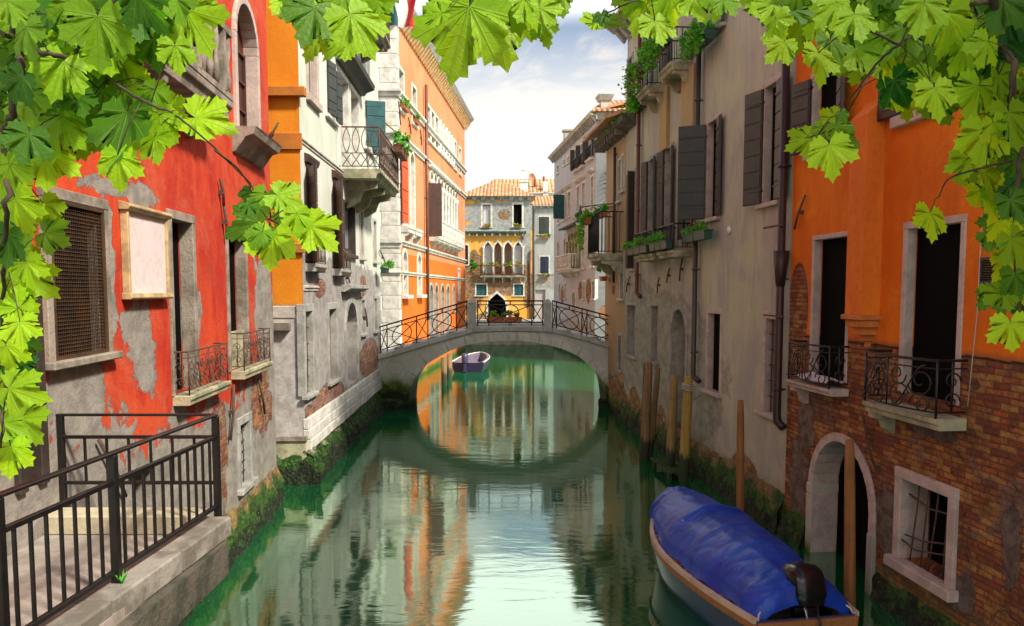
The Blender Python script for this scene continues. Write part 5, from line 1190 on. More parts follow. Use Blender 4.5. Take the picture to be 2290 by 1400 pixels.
# voussoir ring in two steps
def ring(mb, a, c, out, gaps=True):
    N = 17; m = len(IN) - 1
    pts = []
    for i, p in enumerate(IN):
        q0 = IN[max(i - 1, 0)]; q1 = IN[min(i + 1, m)]; tx, tz = q1[0] - q0[0], q1[1] - q0[1]; l = math.hypot(tx, tz); nx_, nz2 = -tz / l, tx / l
        pts.append(((p[0] + nx_ * a, p[1] + nz2 * a), (p[0] + nx_ * c, p[1] + nz2 * c)))
    for i in range(m):
        s = .012 if (i % 4 == 0) else 0
        (a0, c0), (a1, c1) = pts[i], pts[i + 1]
        L2_ = lambda p, q, t: (p[0] + (q[0] - p[0]) * t, p[1] + (q[1] - p[1]) * t)
        t0 = .16 if i % 4 == 0 else 0
        a0 = L2_(a0, a1, t0); c0 = L2_(c0, c1, t0)
        mb.hexa([(a0[0], -out, a0[1]), (a1[0], -out, a1[1]), (a1[0], .02, a1[1]), (a0[0], .02, a0[1]), (c0[0], -out, c0[1]), (c1[0], -out, c1[1]), (c1[0], .02, c1[1]), (c0[0], .02, c0[1])])
vr = MB(); ring(vr, -.012, .20, .10); ring(vr, .196, .31, .05)
mVr = wall_mat('voussoir_stone', (0.60, 0.585, 0.52), (0.42, 0.42, 0.36), moss=1.0, grime=.7, streak=.6, rough_b=.02)
vr.build('voussoirs', mVr, br)
CP = (MB(), MB())
E2 = [(x, z) for x, z in ext]
for i in range(len(E2) - 1):
    (x0, z0), (x1, z1) = E2[i], E2[i + 1]; k = max(1, int((x1 - x0) / .9))
    for j in range(k):
        xa = x0 + (x1 - x0) * j / k; xb = x0 + (x1 - x0) * (j + 1) / k; zaa = z0 + (z1 - z0) * j / k; zbb = z0 + (z1 - z0) * (j + 1) / k; xb -= .008
        for (ya, yb_) in ((-.10, .28), (DB - .28, DB + .10)):
            CP[int(ya > 1)].hexa([(xa, ya, zaa - .02), (xb, ya, zbb - .02), (xb, yb_, zbb - .02), (xa, yb_, zaa - .02), (xa, ya, zaa + .15), (xb, ya, zbb + .15), (xb, yb_, zbb + .15), (xa, yb_, zaa + .15)])
for cp in CP: cp.build('coping', simple('coping_stone', (0.46, 0.45, 0.41), .85, (0.33, 0.33, 0.29), 2.2, .012), br, bevel=.012)
dk = MB()
for i in range(len(E2) - 1):
    (x0, z0), (x1, z1) = E2[i], E2[i + 1]; k = max(1, int((x1 - x0) / .45))
    for j in range(k):
        xa = x0 + (x1 - x0) * j / k; xb = x0 + (x1 - x0) * (j + 1) / k; zq = max(z0 + (z1 - z0) * j / k, z0 + (z1 - z0) * (j + 1) / k)
        dk.box(xa, xb - .002, .281, DB - .281, zq - .3, zq + .055 + .001 * (j % 2))
dk.build('steps', simple('deck_stone', (0.40, 0.39, 0.37), .85, (0.3, .29, .27), 3., .01), br)
# raised round seal on the left spandrel
sx_, sz_ = bp(884, 820); se = MB()
se.tube([(sx_ + .28 * math.cos(k * math.pi / 16), -.012, sz_ + .28 * math.sin(k * math.pi / 16)) for k in range(32)], .014, 5, True)
se.tube([(sx_ - .12, -.01, sz_ + .14), (sx_, -.015, sz_ + .18), (sx_ + .12, -.01, sz_ + .13)], .012, 4)
for (ox, oz, w_) in ((-.17, 0, .03), (-.11, 0, .03), (-.05, 0, .03), (.01, 0, .03), (.07, 0, .03), (.13, 0, .03), (-.06, -.12, .025), (0, -.12, .025), (.06, -.12, .025)): se.box(sx_ + ox, sx_ + ox + w_, -.012, 0.01, sz_ + oz - .03, sz_ + oz + .03)
se.build('stone_seal', mBr, br)
for x, y0, y1, in ((1055.5, 668, 735), (1225, 669, 737)):
    (xa, zb_) = bp(x, y1); zt_ = bp(x, y0)[1]; wq = .135
    pb_ = MB().box(xa - wq, xa + wq, -.09, .18, zb_ + .0, zt_ - .16).box(xa - wq - .015, xa + wq + .015, -.105, .195, zb_, zb_ + .22)
    pb_.hexa([(xa - wq - .02, -.11, zt_ - .16), (xa + wq + .02, -.11, zt_ - .16), (xa + wq + .02, .20, zt_ - .16), (xa - wq - .02, .20, zt_ - .16), (xa - .05, .0, zt_), (xa + .05, .0, zt_), (xa + .05, .1, zt_), (xa - .05, .1, zt_)])
    pb_.build('bollard', simple('coping_stone', (0.46, 0.45, 0.41)), br, bevel=.015)
def railing(pa, pb2, h, circles, yy=.06):
    """iron panel between two foot points, sheared to the slope"""
    (x0, z0), (x1, z1) = pa, pb2; L = x1 - x0; m = MB()
    def q(s, t): return (x0 + L * s, yy, z0 + (z1 - z0) * s + t)
    r = .022
    m.tube([q(-.01, h), q(1.01, h)], .03, 6); m.tube([q(0, h * .84), q(1, h * .84)], r * .8, 5); m.tube([q(0, .09), q(1, .09)], r * .8, 5)
    n = len(circles)
    bays = []
    s = 0
    for c in circles: bays.append(c)
    edges = [0]
    for (s0, s1, rad) in circles: edges += [s0, s1]
    edges = sorted(set(edges + [1]))
    for e in edges: m.tube([q(e, -.03), q(e, h)], r, 5)
    lo, hi = .09, h * .84
    for i in range(len(edges) - 1):
        a, c = edges[i], edges[i + 1]
        m.tube([q(a, lo), q(c, hi)], r * .7, 4); m.tube([q(a, hi), q(c, lo)], r * .7, 4)
        if any(abs(a - s0) < 1e-6 for s0, s1, _ in circles):
            s_ = (a + c) / 2; R_ = (hi - lo) / 2; m.tube([q(s_ + R_ * math.cos(k * math.pi / 14) / L, (lo + hi) / 2 + R_ * math.sin(k * math.pi / 14)) for k in range(28)], r * .8, 5, True)
            m.tube([q(s_, hi), q(s_, h)], r, 5); m.tube([q(s_ + .05 * math.cos(k * math.pi / 5) / L, .035 + .05 * math.sin(k * math.pi / 5)) for k in range(10)], r * .6, 4, True)
    m.build('railing', BRN, br)
hr = .92
railing(bp(1068, 727), bp(1214, 727), bp(1140, 673)[1] - bp(1140, 727)[1], [(.17, .83, 1)])
railing(bp(850, 789), bp(1044, 732), hr, [(.08, .42, 1), (.55, .88, 1)])
railing(bp(1236, 731), bp(1378, 769), hr, [(.06, .46, 1), (.54, .94, 1)])
for (x0, x1, seed) in ((-5.4 + .6, bp(925, 0)[0], 1), (bp(1345, 0)[0], 4.4, 2)):
    vs = []; fs = []; nu, nz = 14, 8
    for i in range(nu + 1):
        for j in range(nz + 1):
            u = x0 + (x1 - x0) * i / nu; t = j / nz; q = mnoise.fractal(Vector((u * 2.2 + seed * 9, t * 3, 0)), 1, 2, 4)
            vs.append((u, -.05 - .35 * (1 - t) - .22 * q, -.5 + .85 * t + .07 * q))
    for i in range(nu):
        for j in range(nz): k = i * (nz + 1) + j; fs.append((k, k + nz + 1, k + nz + 2, k + 1))
    MB().add(vs, fs).build('weedy_footing', MOSS, br)
planter('flower_trough', 'long terracotta trough of red geraniums on the quay behind the bridge railing', Fac((-3.4, 60), (2, 60)), 1.6 - .2, 4.2, at_y(1110, 722, 60).z, 0, h=.45, w=.5, n=500, size=.09, up=.45, flowers='red', nf=30, seed=80, nbox=2, box=TERR, cat='plant', out=.1)
qz = at_y(1110, 722, 60).z
tag(MB().box(-4.2, 4.0, 59.0, 67.9, -1, qz).build('quay', STG), 'stone quay in front of the gothic house', kind='structure')

# ---------------------------------------------------------------- mooring poles
def wood_pole(name, c1, c2, wet=.5):
    m, b = newmat(name); o = b.ob(); z = b.sep(o)[2]
    g = b.noise(b.vm(o, 14, 14, .7), 1.5, 6, .6, .3); n2 = b.noise(o, 2.0, 5, .6)
    c = b.mix(b.sm(g, .38, .64), c1, c2); c = b.mix(b.m('MULTIPLY', b.sm(n2, .5, .7), .5), c, tuple(v * .45 for v in c1))
    t = b.m('ADD', z, b.m('MULTIPLY', b.m('SUBTRACT', b.noise(b.vm(o, 6, 6, 1.2), 1.2, 4), .5), .7))
    c = b.mix(b.sm(t, wet + .12, wet - .05), c, (.022, .03, .01)); b.out(b.pb(c, .8, g, .012, 1.)); return m
W1 = wood_pole('weathered_pole', (.15, .09, .035), (.23, .14, .055)); W2 = wood_pole('ochre_pole', (.34, .22, .045), (.26, .17, .035), .55); W3 = wood_pole('brown_pole', (.22, .085, .022), (.30, .13, .035), .1)
gp = 'wooden mooring poles along the right bank'
def pole(label, bx, by_, Y, tx, ty, r0, r1, mat, taper=True):
    P0 = at_y(bx, by_, Y); P0.z = -1.2; Pt = at_y(tx, ty, Y - .02)
    X0 = at_y(bx, by_, Y); d = Vector((Pt.x - X0.x, Pt.y - X0.y, Pt.z - X0.z)); P0 = X0 - d * ((X0.z + 1.2) / d.z)
    M = Matrix.Translation((P0.x, P0.y, 0)); mb = MB(); L = Pt - P0
    off = Vector((0, 0, P0.z)); pts = [off + L * t for t in (0, .5, .82, .93, 1.0)]
    rr = [r0, (r0 + r1) / 2, r1, r1 * .92, r1 * .72]; n = 10; vs = []; fs = []
    for p, q in zip(pts, rr):
        for k in range(n): a = 2 * math.pi * k / n; vs.append((p.x + q * math.cos(a) * (1 + .06 * math.sin(3 * a)), p.y + q * math.sin(a), p.z))
    for i in range(4):
        for k in range(n): fs.append((i * n + k, i * n + (k + 1) % n, (i + 1) * n + (k + 1) % n, (i + 1) * n + k))
    fs += [tuple(range(n - 1, -1, -1)), tuple(4 * n + k for k in range(n))]
    o = mb.add(vs, fs, True).build('mooring_pole', mat, None, M); tag(o, label, 'mooring pole', gp)
pole('farthest thick grey brown mooring pole, leaning slightly, beside the wall near the bridge', 1440, 1030, 18.7, 1451, 810, .125, .11, W1)
pole('thin split pole leaning against the farthest thick mooring pole', 1452, 1020, 18.9, 1472, 824, .10, .075, W1)
pole('yellowish brown mooring pole in front of the arched door, ending in a flat cut top', 1497, 1062, 17.2, 1508, 838, .115, .10, wood_pole('olive_pole', (.20, .13, .04), (.28, .19, .05), .55))
pole('ochre yellow mooring pole with rope round its top', 1528, 1085, 16.6, 1540, 842, .125, .11, W2)
pole('straight brown mooring pole behind the bow of the blue boat', 1656, 1150, 13.4, 1656, 895, .075, .068, W3)
pole('nearest reddish brown mooring pole in front of the water door', 1901, 1400, 9.6, 1901, 984, .078, .068, W3)
pole('thin rusty iron rod standing beside the farthest thick mooring pole', 1433, 1010, 19.0, 1441, 812, .022, .02, RUST)
P = at_y(1540, 860, 16.45); rp = MB()
for k in range(3): rp.tube([(P.x + .14 * math.cos(a * .45), P.y + .14 * math.sin(a * .45), P.z - k * .05 + .02 * math.sin(a)) for a in range(14)], .014, 5, True)
Q2 = FH.w(h_(1570, 880)[0], .05, h_(1560, 880)[1]); rp.tube([P + Vector((.12, 0, -.1)), (P + Q2) / 2 + Vector((0, 0, -.22)), Q2], .013, 5)
rp.v = [tuple(Vector(v) - P) for v in rp.v]
tag(rp.build('mooring_rope', ST, None, Matrix.Translation(P)), 'pale rope tied round the ochre pole and to the grey wall', 'rope')
# mossy landing stage
P = at_z(1478, 1000, .35); st = thing('landing_stage', 'small weed covered wooden landing stage among the mooring poles', 'landing stage', Matrix.Translation((FH.w(0, 0, 0).x * 0 + at_z(1500, 1030, .3).x, at_z(1500, 1030, .3).y, 0)) @ Matrix.Rotation(math.atan2(FH.ex.y, FH.ex.x), 4, 'Z'))
pk = MB()
for k in range(5): pk.box(-.8 + k * .3, -.52 + k * .3, -.25, .30, .16 + .006 * (k % 2), .20)
pk.build('planks', moss_mat('weedy_planks', -.2, 1.6), st); lg = MB()
for x in (-.7, .5):
    MB().box(x - .05, x + .05, -.22, -.14, -.8, .16).build('leg', W1, st)

# ---------------------------------------------------------------- terrace in the lower left
X1, Y1t, ZT = -2.60, 6.8, 2.10
te = []
pv = MB().box(-4.6, -2.62, 1.0, Y1t + .0, ZT - .4, ZT - .03)
tag(pv.build('pavement', simple('worn_concrete', (.30, .26, .22), .9, (.20, .17, .14), 2.5, .008)), 'worn concrete floor of the terrace by the red house', kind='structure')
kb = thing('terrace_kerb', 'long pale stone kerb along the canal edge of the terrace carrying the railing', 'kerb', Matrix.Translation((-2.6, 1.0, ZT - .11)))
kk = MB(); y = 0; rg = random.Random(2)
def kx(y): return -2.68 + .05 * (y - 6.8) + 2.6
while y < 5.72:
    L_ = min(rg.uniform(.9, 1.5), 5.74 - y); ya, yb_ = y + .006, y + L_ - .006
    xa, xb = kx(1 + ya), kx(1 + yb_)
    kk.hexa([(xa - .16, ya, 0), (xa + .15, ya, 0), (xb + .15, yb_, 0), (xb - .16, yb_, 0), (xa - .16, ya, .18), (xa + .15, ya, .18), (xb + .15, yb_, .18), (xb - .16, yb_, .18)]); y += L_
kk.build('kerb_stones', simple('kerb_stone', (.27, .25, .21), .85, (.13, .115, .09), 3.2, .012, hi=.6), kb, bevel=.015)
MB().box(-.14, .08, .02, 5.60, -.30, -.003).build('kerb_beam', simple('quay_wall', (.10, .085, .06), .9, (.03, .035, .02), 3, .03), kb)
tag(MB().box(-.75, .75, -.14, .14, 0, .17).build('stone_step', simple('step_stone', (.46, .40, .27), .85, (.30, .26, .18), 3, .01), None, Matrix.Translation((-3.52, Y1t - .16, ZT - .03)), .012), 'low ochre stone step at the back of the terrace behind the railing', 'step')
RL = thing('terrace_railing', 'black iron railing turning the corner round the terrace', 'railing', Matrix.Translation((-2.68, 6.8, ZT + .06)))
def rl(y): return .05 * (y - 6.8)
zb_ = .0; HT = .92
def bar(name, a, c, w, h): # sheared rectangular bar
    a = Vector(a); c = Vector(c); d = (c - a).normalized(); s = Vector((-d.y, d.x, 0)).normalized() * w / 2 if abs(d.z) < .9 else Vector((w / 2, 0, 0)); t = Vector((0, 0, h / 2)) if abs(d.z) < .9 else Vector((0, w / 2, 0))
    MB().hexa([a - s - t, a + s - t, c + s - t, c - s - t, a - s + t, a + s + t, c + s + t, c - s + t]).build(name, SIR, RL, bevel=.004)
y2 = -4.6
for z, nm, w_, h_2 in ((HT, 'handrail', .055, .022), (HT - .20, 'rail', .035, .035), (.09, 'rail', .035, .035)):
    bar(nm, (rl(6.8) + .0, 0, z), (rl(6.8 + y2) + .0, y2, z), w_, h_2)
bar('handrail', (0, .0, HT + .002), (-1.62, .0, HT + .002), .05, .02); bar('rail', (0, 0, HT - .20), (-1.38, 0, HT - .20), .03, .03); bar('rail', (0, 0, .30 - .0), (-1.38, 0, .30), .03, .03)
for y in (0, -1.62, -2.72, -3.9): bar('post', (rl(6.8 + y), y, -.03), (rl(6.8 + y), y, HT - .012), .055, .055)
bar('post', (-1.40, 0, -.03), (-1.40, 0, HT - .01), .05, .05)
y = -.135; k = 0
while y > -4.4:
    if min(abs(y - q) for q in (0, -1.62, -2.72, -3.9)) > .06: bar('baluster', (rl(6.8 + y), y, .1), (rl(6.8 + y), y, HT - .21), .022, .022)
    y -= .137
for k in range(1, 7): bar('baluster', (-.198 * k, 0, .31), (-.198 * k, 0, HT - .21), .022, .022)
gt = MB(); rg = random.Random(9)
for k in range(26):
    a = rg.random() * 6.3; L_ = rg.uniform(.05, .1); gt.add([(0.01 * math.cos(a + 1.5), .01 * math.sin(a + 1.5), 0), (-.01 * math.cos(a + 1.5), -.01 * math.sin(a + 1.5), 0), (L_ * .6 * math.cos(a), L_ * .6 * math.sin(a), L_)], [(0, 1, 2)])
tag(gt.build('weed_tuft', LF1, None, Matrix.Translation((-2.68 + rl(5.15) + .05, 5.15, ZT + .068))), 'small tuft of weeds at the foot of a railing post on the kerb', 'weed')
# ---------------------------------------------------------------- blue covered boat
def boat_pt(px, py, z): p = at_z(px, py, z); return p
S = Vector((3.30, 8.25, 0)); Bw = Vector((2.62, 12.2, 0)); ax = (Bw - S); LB = ax.length; ang = math.atan2(ax.y, ax.x)
MBo = Matrix.Translation(S) @ Matrix.Rotation(ang, 4, 'Z')
bt = thing('covered_boat', 'small blue and wood motorboat under a bright blue tarpaulin moored by the water door', 'boat', MBo)
def hw(t): return (.60 + .26 * math.sin(min(t, .6) / .6 * math.pi / 2)) * (1 - max(0, (t - .45) / .55) ** 2.6) ** .9 + .015
def sheer(t): return .50 + .06 * (1 - t) ** 2 + .30 * t ** 2.4
NT = 28
def loft(rows, closed=False):
    vs = [p for r in rows for p in r]; n = len(rows[0]); fs = []
    for i in range(len(rows) - 1):
        for j in range(n - 1): fs.append((i * n + j, (i + 1) * n + j, (i + 1) * n + j + 1, i * n + j + 1))
    return vs, fs
rows = []
for i in range(NT + 1):
    t = i / NT; w = hw(t); zt = sheer(t); r = []
    for j in range(13):
        s = -1 + 2 * j / 12; a = abs(s); f = min(1, (a / .72)) if a < .72 else 1
        y = math.copysign(w * (.80 * f + (.20 * ((a - .72) / .28) if a > .72 else 0)), s); z = (-.22 + .12 * a) if a < .72 else (-.14 + (zt + .14) * (a - .72) / .28)
        r.append((t * LB + .10 * t * t * (max(0, z)), y, z))
    rows.append(r)
vs, fs = loft(rows); mb = MB().add(vs, fs, True); mb.add(rows[0], [tuple(range(12, -1, -1))])
hm, b = newmat('boat_blue_hull'); o = b.ob(); z = b.sep(o)[2]
c = b.mix(b.sm(z, .36, .365), (.012, .045, .13), (.05, .06, .075)); c = b.mix(b.sm(z, .385, .39), c, (.012, .05, .15)); c = b.mix(b.m('MULTIPLY', b.sm(b.noise(o, 5, 5), .5, .7), .5), c, (.02, .03, .04))
b.out(b.pb(c, .35)); mb.build('hull', hm, bt)
WG = simple('varnished_wood', (.36, .15, .05), .45, (.26, .10, .03), 7, .003, stretch=(1, 8, 8)); PW_ = simple('pale_wood', (.58, .46, .33), .6, (.45, .33, .22), 5, .003)
gw = MB()
for s in (-1, 1):
    P_ = [(i / NT * LB + .10 * (i / NT) ** 2 * sheer(i / NT), s * hw(i / NT), sheer(i / NT)) for i in range(NT + 1)]
    for i in range(NT):
        a, c = Vector(P_[i]), Vector(P_[i + 1]); d = Vector((0, s, 0))
        gw.hexa([a - d * .035 - Vector((0, 0, .02)), a + d * .025 - Vector((0, 0, .035)), c + d * .025 - Vector((0, 0, .035)), c - d * .035 - Vector((0, 0, .02)), a - d * .035 + Vector((0, 0, .02)), a + d * .022 + Vector((0, 0, .02)), c + d * .022 + Vector((0, 0, .02)), c - d * .035 + Vector((0, 0, .02))])
gw.build('gunwale', PW_, bt)
rb = MB()
for s in (-1, 1):
    for i in range(NT):
        t0, t1 = i / NT, (i + 1) / NT; a = Vector((t0 * LB + .1 * t0 * t0 * .4, s * (hw(t0) * .985 + .016), sheer(t0) - .075)); c = Vector((t1 * LB + .1 * t1 * t1 * .4, s * (hw(t1) * .985 + .016), sheer(t1) - .075)); e = Vector((0, s * .012, 0)); k = Vector((0, 0, .04))
        rb.hexa([a - e - k, a + e - k, c + e - k, c - e - k, a - e + k, a + e + k, c + e + k, c - e + k])
rb.build('rubbing_strake', WG, bt)
for s in (-1, 1):
    for i in range(1, 20): t = i / 24; x = t * LB; w = hw(t); MB().box(x - .03, x + .03, s * (w - .13), s * (w - .03), sheer(t) - .16, sheer(t) - .022).build('rib', WG, bt)
    for i in (6, 11, 15): t = i / 22; x = t * LB; MB().box(x - .09, x + .09, s * (hw(t) - .16), s * (hw(t) - .03), sheer(t) - .10, sheer(t) - .03).build('cleat', WG, bt)
MB().box(.02, LB * .86, -.5, .5, .12, .16).build('floorboards', PW_, bt)
MB().hexa([(-.05, -.60, -.1), (.02, -.60, -.1), (.02, .60, -.1), (-.05, .60, -.1), (-.05, -.60, .54), (.02, -.60, .54), (.02, .60, .54), (-.05, .60, .54)]).build('transom', WG, bt, bevel=.01)
# tarpaulin
TIES = [(x_, s_ * hw(x_ / LB) * .82) for x_ in (.25, 1.0, 1.75, 2.6, 3.4) for s_ in (-1, 1)] + [(.1, 0), (3.95, 0)]
rows = []; NX, NY = 120, 72
for i in range(NX + 1):
    t = i / NX * 1.0; x = .08 + (LB + .1) * t; w0 = hw(min(t, 1)) ; 
    edge = .95 + .03 * math.sin(t * 26) - (.05 if .08 < t < .8 else .0); w = max(w0 * edge, .02) if t < .86 else w0 * (1.02) + .03
    ridge = .30 + .22 * math.sin(math.pi * min(1, t / .92) ** .8) ; hoops = .05 * (math.exp(-((t - .40 - .05 * 0) / .022) ** 2) + math.exp(-((t - .58) / .022) ** 2))
    ridge *= (1 if t < .90 else max(0.35, 1 - (t - .90) * 6)); sag = -.05 * math.sin(math.pi * ((t - .36) / .2)) if .36 < t < .56 else 0
    r = []
    for j in range(NY + 1):
        s = -1 + 2 * j / NY; a = abs(s); prof = (1 - a ** 2.1) ** .75
        base = sheer(min(t, 1)) + .03 if t < .86 else sheer(min(t, 1)) + .03
        z = base + (ridge + sag + hoops * (1 - a ** 4)) * prof
        wr = mnoise.fractal(Vector((x * .9 + s * .8, s * 2.2 - x * .5, 1.0)), 1, 2, 2) * .030
        yy = w * s
        for kx_, (tx, ty) in enumerate(TIES):
            dx_, dy_ = x - tx, yy - ty; dd = math.hypot(dx_, dy_)
            if dd < 1.1: th = math.atan2(dy_, dx_); wr += .026 * (abs(math.cos(5.5 * th + kx_ * 1.3)) ** .6 - .6) * math.exp(-dd / .38) * min(1, dd / .08)
        if a > .97: z = base - .05 - .03 * math.sin(x * 9)
        r.append((x, w * s + .05 * (1 if t < .3 else 0) * 0, z + wr * (1 if a < .97 else .4)))
    rows.append(r)
rows = [[(p[0] - .03, p[1], p[2] - .2) for p in rows[0]]] + rows + [[(rows[-1][0][0] + .04, p[1] * 1.0, sheer(1) - .12) for p in rows[-1]]]
vs, fs = loft(rows)
m, b = newmat('blue_tarpaulin'); o = b.ob(); wv = b.noise(b.vm(o, 3.4, 1.6, 1.6), 1.3, 4, .5, .8); w2 = b.noise(o, 7, 4, .5, 1.0)
c = b.mix(b.sm(wv, .3, .7), (.002, .030, .30), (.004, .060, .44)); v = b.n('ShaderNodeTexVoronoi', {}, {'Vector': b.vm(o, 1, 2.4, 1), 'Scale': 2.3, 'Randomness': 1.0}).outputs[0]
c = b.mix(b.sm(v, .035, .02), c, (.75, .78, .85)); seam = b.m('ABSOLUTE', b.m('SUBTRACT', b.m('FRACT', b.m('MULTIPLY', b.sep(o)[0], 1.1)), .5)); c = b.mix(b.m('MULTIPLY', b.sm(seam, .02, .008), .4), c, (.006, .02, .2))
b.out(b.pb(c, .42, b.m('ADD', b.m('MULTIPLY', wv, .45), b.m('MULTIPLY', w2, .1)), .05, 1.0, **{'Specular IOR Level': .45}))
MB().add(vs, fs, True).build('tarpaulin', m, bt)
for (x_, y_) in ((.05, -.56), (.05, .56), (.03, .0), (1.75, -.80), (2.6, -.72)):
    z_ = sheer(max(0, x_ / LB)); a_ = Vector((x_, y_, z_ + .03)); MB().tube([a_ + Vector((.05, y_ * -.12, .06)), a_ + Vector((0, 0, .015)), a_ + Vector((-.03, y_ * .04, -.05))], .009, 5).build('tie_rope', WHP, bt)
# outboard, tilted forward over the stern
BLK = simple('black_gloss', (.006, .006, .007), .18, (.012, .012, .013), 3, 0)
mo = thing('outboard_motor', 'black outboard motor on the stern of the blue covered boat', 'outboard motor', MBo @ Matrix.Translation((.14, -.08, .56)) @ Matrix.Rotation(R(12), 4, 'Y'))
vs = []; fs = []; n = 16; prof = [(0.0, .09, .09), (.03, .145, .12), (.14, .185, .145), (.30, .195, .15), (.40, .18, .135), (.455, .12, .10), (.475, .04, .04)]
for (z, a, c) in prof:
    for k in range(n):
        q = 2 * math.pi * k / n; e = .55; vs.append((math.copysign(abs(math.cos(q)) ** e, math.cos(q)) * a * 1.15 + z * .12, math.copysign(abs(math.sin(q)) ** e, math.sin(q)) * c * 1.4, z + .06 + .05 * (math.cos(q) * a if z > .4 else 0)))
for i in range(len(prof) - 1):
    for k in range(n): fs.append((i * n + k, i * n + (k + 1) % n, (i + 1) * n + (k + 1) % n, (i + 1) * n + k))
fs += [tuple(range(n - 1, -1, -1)), tuple((len(prof) - 1) * n + k for k in range(n))]
MB().add(vs, fs, True).build('cowling', BLK, mo)
MB().box(-.12, .10, -.07, .07, -.30, .07).box(-.10, .02, -.05, .05, -1.0, -.3).box(-.28, .06, -.09, .09, -.50, -.48).build('leg', BLK, mo, bevel=.015)
MB().box(.02, .13, -.13, .13, -.10, .05).box(.02, .05, -.10, .10, -.25, -.1).build('clamp', BLK, mo, bevel=.01)
MB().tube([(-.1, -.02, .05), (-.22, -.02, -.05), (-.24, -.05, -.35)], .012, 6).tube([(-.235, 0, .12), (-.25, 0, -.38)], .01, 5).build('cable', BLK, mo)
# ---------------------------------------------------------------- far small boat
S2 = Vector((at_z(1045, 834, 0).x, 39.0, 0)); M2 = Matrix.Translation(S2) @ Matrix.Rotation(R(84), 4, 'Z')
b2 = thing('open_motorboat', 'small open purplish motorboat seen under the bridge arch', 'boat', M2)
L2b = 4.6; rows = []; inn = []
def h2(t): return .82 * (1 - max(0, (t - .35) / .65) ** 2.2) ** .8 + .03
for i in range(21):
    t = i / 20; w = h2(t); zt = .50 + .14 * t * t; r = []; q = []
    for s in (-1, -.93, -.75, -.4, 0, .4, .75, .93, 1): a = abs(s); r.append((t * L2b, s * w, (zt if a == 1 else (.2 if a > .9 else -.15))))
    for s, zz in ((-1, zt), (-.84, zt + .03), (-.78, .18), (0, .15), (.78, .18), (.84, zt + .03), (1, zt)): q.append((t * (L2b * .97), s * w, zz + .004))
    rows.append(r); inn.append(q)
vs, fs = loft(rows); MB().add(vs, fs, True).add(rows[0], [tuple(range(8, -1, -1))]).build('hull', simple('dark_purple_hull', (.03, .022, .06), .3), b2)
vs, fs = loft(inn); MB().add(vs, fs, False).build('deck', simple('lilac_deck', (.20, .16, .21), .5, (.15, .12, .17)), b2)
pp = MB()
for s in (-1, 1): pp.tube([(i / 20 * L2b, s * h2(i / 20), .53 + .14 * (i / 20) ** 2) for i in range(21)], .035, 6)
pp.build('rubbing_strake', WHP, b2)
MB().box(.15, .5, -.55, .55, .35, .40).build('seat', simple('lilac_deck', (.3, .25, .31)), b2)
m3 = thing('outboard_motor', 'grey violet outboard motor on the stern of the small purple boat', 'outboard motor', M2 @ Matrix.Translation((-.12, 0.12, .5)))
vs = []; fs = []; 
for (z, a, c) in [(0, .12, .12), (.1, .2, .17), (.35, .22, .18), (.46, .17, .14), (.5, .06, .05)]:
    for k in range(12): q = 2 * math.pi * k / 12; vs.append((a * math.cos(q), c * math.sin(q), z))
for i in range(4):
    for k in range(12): fs.append((i * 12 + k, i * 12 + (k + 1) % 12, (i + 1) * 12 + (k + 1) % 12, (i + 1) * 12 + k))
fs += [tuple(48 + k for k in range(12))]
VIO = simple('violet_cowl', (.05, .05, .11), .3); MB().add(vs, fs, True).build('cowling', VIO, m3); MB().box(-.08, .08, -.06, .06, -.8, .02).box(-.18, .05, -.09, .09, -.45, -.43).build('leg', VIO, m3)
# jetty posts under the bridge
for k, (x, y0, y1, Y) in enumerate(((993, 800, 850, 34), (1005, 792, 850, 36))):
    a = at_y(x, y0, Y); tag(MB().tube([(0, 0, -1.5), (0, 0, a.z)], .13, 8).build('mooring_pole', W1, None, Matrix.Translation((a.x, Y, 0))), ('nearer dark', 'farther dark')[k] + ' mooring post in shade under the left side of the bridge arch', 'mooring pole', 'posts beyond the bridge')

# ---------------------------------------------------------------- plane tree branches hanging into view
m, b = newmat('plane_leaf')
uvn = b.n('ShaderNodeUVMap', {'uv_map': 'uv'}).outputs[0]; s3 = b.sep(uvn); u, v = s3[0], s3[1]
att = b.n('ShaderNodeAttribute', {'attribute_name': 'tint'}).outputs['Fac']
ang_ = b.m('ARCTAN2', u, v); rad = b.m('SQRT', b.m('ADD', b.m('MULTIPLY', u, u), b.m('MULTIPLY', v, v)))
vein = None
for a in (0, .78, -.78, 1.62, -1.62):
    d = b.m('MULTIPLY', rad, b.m('ABSOLUTE', b.m('SINE', b.m('SUBTRACT', ang_, a))))
    d = b.m('ADD', d, b.m('MULTIPLY', b.m('LESS_THAN', b.m('COSINE', b.m('SUBTRACT', ang_, a)), .0), 1.0))
    vein = d if vein is None else b.m('MINIMUM', vein, d)
sv = b.m('ABSOLUTE', b.m('SUBTRACT', b.m('FRACT', b.m('ADD', b.m('MULTIPLY', rad, 7.0), b.m('MULTIPLY', vein, -5.0))), .5))
vm_ = b.m('MAXIMUM', b.sm(vein, .016, .005), b.m('MULTIPLY', b.sm(sv, .06, .02), .35))
nz = b.noise(b.comb(b.m('ADD', u, att), v), 3.0, 5, .6)
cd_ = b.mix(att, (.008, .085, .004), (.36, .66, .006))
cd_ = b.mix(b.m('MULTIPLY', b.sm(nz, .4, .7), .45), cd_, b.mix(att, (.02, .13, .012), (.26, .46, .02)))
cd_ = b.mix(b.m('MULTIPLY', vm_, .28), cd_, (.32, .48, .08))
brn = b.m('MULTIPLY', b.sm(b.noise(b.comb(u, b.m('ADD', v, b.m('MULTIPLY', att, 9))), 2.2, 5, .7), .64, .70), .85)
cd_ = b.mix(brn, cd_, (.14, .09, .02))
